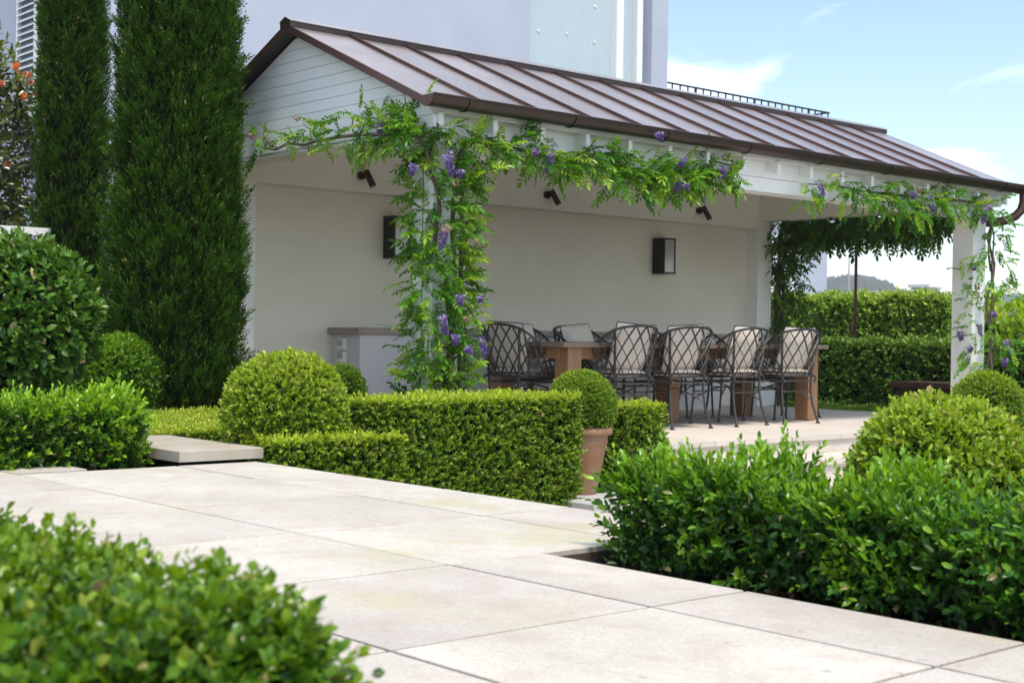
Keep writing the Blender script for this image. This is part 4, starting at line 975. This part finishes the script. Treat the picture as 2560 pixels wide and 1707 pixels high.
put_flowers(wl, [(6.83, 8.56, 2.24), (6.55, 8.62, 2.12), (6.96, 8.56, 2.11), (6.83, 8.58, 1.66), (6.94, 8.52, 1.14), (7.15, 8.54, 1.14), (6.76, 8.52, .99), (6.89, 8.50, .83), (7.0, 8.50, .74), (7.16, 8.52, .81),
                 (6.58, 9.12, 2.47), (7.75, 8.56, 2.35), (7.91, 8.56, 2.36), (9.52, 8.56, 2.44), (9.55, 8.56, 2.21), (9.49, 8.56, 2.28), (10.08, 8.57, 2.41), (9.13, 8.50, 2.62)], first=0)
put_flowers(wl, [(6.92, 8.58, 2.03), (6.82, 8.56, 1.67), (7.16, 8.56, 1.58), (7.01, 8.52, .98), (6.6, 10.35, 2.68), (6.6, 9.05, 2.53), (6.6, 11.05, 2.6)], meshes=[SP])

wr = thing('wisteria', (15.05, 8.75, 0), 'purple-flowering wisteria climbing the right post and hanging along the beam end', 'vine')
rst = [(15.10, 8.76, 2.25), (15.0, 8.73, 2.42), (14.78, 8.73, 2.46), (14.36, 8.73, 2.47), (13.79, 8.73, 2.45), (13.18, 8.73, 2.44), (12.45, 8.73, 2.43), (12.04, 8.73, 2.45), (11.55, 8.73, 2.43)]
MB().tube(rst, [.016, .016, .016, .015, .014, .013, .012, .01, .006], 6).build('stem', M['bark'], wr, True)
for k_, x in enumerate((15.0, 15.08, 15.2)): MB().tube(wiggle((x, 8.74, -.1), (15.08, 8.76, 2.25), 16, .035, k_+11), .015-.003*k_, 6).build('stem', M['bark'], wr, True)
LP_, LD_ = [], []
n = 105; z = rng.uniform(.30, 2.4, n)**1.0; a = rng.uniform(math.radians(170), math.radians(420), n)
wid = np.interp(z, [0, .4, 1.0, 1.4, 1.9, 2.45], [.10, .25, .30, .22, .12, .12])
P = np.stack([15.13 + np.cos(a)*(.10 + wid*rng.uniform(.1, 1, n)), 8.78 + np.sin(a)*(.05+wid*rng.uniform(.1, 1, n)), z], 1)
D = unit(np.stack([np.cos(a), np.sin(a), np.full(n, -.2)], 1) + .45*rng.normal(size=(n, 3))); LP_.append(P); LD_.append(D)
for path, n, sp, nd, dz, push in ((rst[1:], 190, .05, (-.1, -.7, -.2), (-.13, .06), (0, -.04, 0)), (rst[4:7], 40, .06, (-.1, -.4, -.6), (-.2, 0), (0, -.04, 0))):
    P, D = along(path, n, sp, nd, dz, push); LP_.append(P); LD_.append(D)
n = 34; P = np.stack([rng.uniform(14.66, 14.85, n), rng.uniform(8.68, 8.95, n), rng.uniform(.6, 1.95, n)], 1); LP_.append(P); LD_.append(unit(np.array([-.9, -.1, -.2]) + .45*rng.normal(size=P.shape)))
put_leaves(wr, np.concatenate(LP_), np.concatenate(LD_), .195)
put_flowers(wr, [(11.50, 8.56, 2.39), (13.13, 8.56, 2.42), (13.47, 8.56, 2.40), (14.65, 8.58, 2.38), (13.50, 8.56, 2.32), (14.76, 8.80, 1.72), (14.76, 8.72, 1.05), (14.72, 8.93, .95), (14.74, 8.83, .78), (14.97, 8.5, .87), (14.97, 8.5, .65), (14.72, 8.5, 1.18)])
put_flowers(wr, [(14.74, 8.72, 1.5), (13.3, 8.56, 2.48), (12.9, 8.57, 2.5)], meshes=[SP])

# dark vine hanging on the far end beam and back column
wd = thing('end_vine', (15.3, 12.0, 0), 'dark dense vine hanging under the far end beam with long seed pods', 'vine')
for k_ in range(4): MB().tube(wiggle((15.25+.05*k_, 12.05, -.1), (15.3, 11.95, 2.5), 14, .04, k_+21), .018, 6).build('stem', M['bark'], wd, True)
MB().tube(wiggle((15.3, 11.95, 2.5), (15.3, 9.5, 2.55), 12, .04, 30), .02, 6).build('stem', M['bark'], wd, True)
n = 640; y = rng.uniform(9.45, 12.1, n); low = np.interp(y, [9.4, 9.8, 10.6, 11.3, 11.8, 12.1], [.16, .36, .34, .34, .5, .9])
P = np.stack([rng.uniform(15.12, 15.6, n), y, 2.58 - low*rng.uniform(0, 1, n)], 1)
n2 = 150; P2 = np.stack([rng.uniform(15.1, 15.5, n2), rng.uniform(11.6, 12.3, n2), rng.uniform(.6, 2.3, n2)], 1)
P = np.concatenate([P, P2]); D = unit(np.array([-.1, -.2, -.55]) + .7*rng.normal(size=P.shape))
WM_keep = WM; WM = []
for i, mb in enumerate(WV):
    me = mb.mesh('leaf'); me.materials.append(leafmat('dark_vine_single_%d' % i, (.022, .085, .009), (.08, .20, .018), (.22, .34, .035), obj=True, trans=.32)); WM.append(me)
put_leaves(wd, P, D, .27, 300, dark=True); WM = WM_keep
for y, l in ((11.62, .17), (11.5, .2), (11.38, .14), (10.9, .16), (10.72, .17), (10.55, .2), (10.28, .2), (10.1, .15), (10.02, .12), (11.75, .15)):
    z0 = 2.26 - rng.uniform(0, .05); MB().tube([(15.3, y, z0), (15.3, y, z0-.04), (15.3, y+.005, z0-l*.6), (15.3, y, z0-l*.85), (15.3, y, z0-l)], [.004, .012, .014, .02, .005], 6, flat=.5).build('seed_pod', LM['dark'], wd, True)

# ------------------------------------------------------------------ dead leaves in the near bed
for i in range(18):
    x, y = rng.uniform(3.5, 3.85), rng.uniform(1.9, 3.7)
    sv, sf = SHAPES['oval']; mb = MB(); s = rng.uniform(.03, .055); a = rng.uniform(0, 6.28); e = rng.uniform(-.4, .5)
    for_ = [(s*(v[0]*math.cos(a)-v[1]*.6*math.sin(a)), s*(v[0]*math.sin(a)+v[1]*.6*math.cos(a)), s*(v[2]*1.5+v[0]*e*.3)) for v in sv]
    zmin = min(v[2] for v in for_)
    me = MB().add([(p[0], p[1], p[2]-zmin) for p in for_], sf).mesh('dead_leaf'); me.materials.append(LM['litter'])
    o = bpy.data.objects.new('dead_leaf', me); C.objects.link(o); o.location = (x, y, .0215)
    tag(o, 'curled brown dead leaf on the soil under the loose hedge', 'leaf', 'dead leaves in the planting bed')

# ------------------------------------------------------------------ coastal haze that pales the far hills
hz = MB().box(-402, 1702, -402, 1502, -2.6, 62).build('haze', None)
hm = bpy.data.materials.new('haze'); hm.use_nodes = True; t_ = hm.node_tree; t_.nodes.clear()
o_ = t_.nodes.new('ShaderNodeOutputMaterial'); v_ = t_.nodes.new('ShaderNodeVolumePrincipled')
v_.inputs['Color'].default_value = (.93, .95, 1, 1); v_.inputs['Density'].default_value = .00032; v_.inputs['Anisotropy'].default_value = .2
t_.links.new(v_.outputs[0], o_.inputs['Volume']); hz.data.materials.append(hm)
tag(hz, kind='stuff')
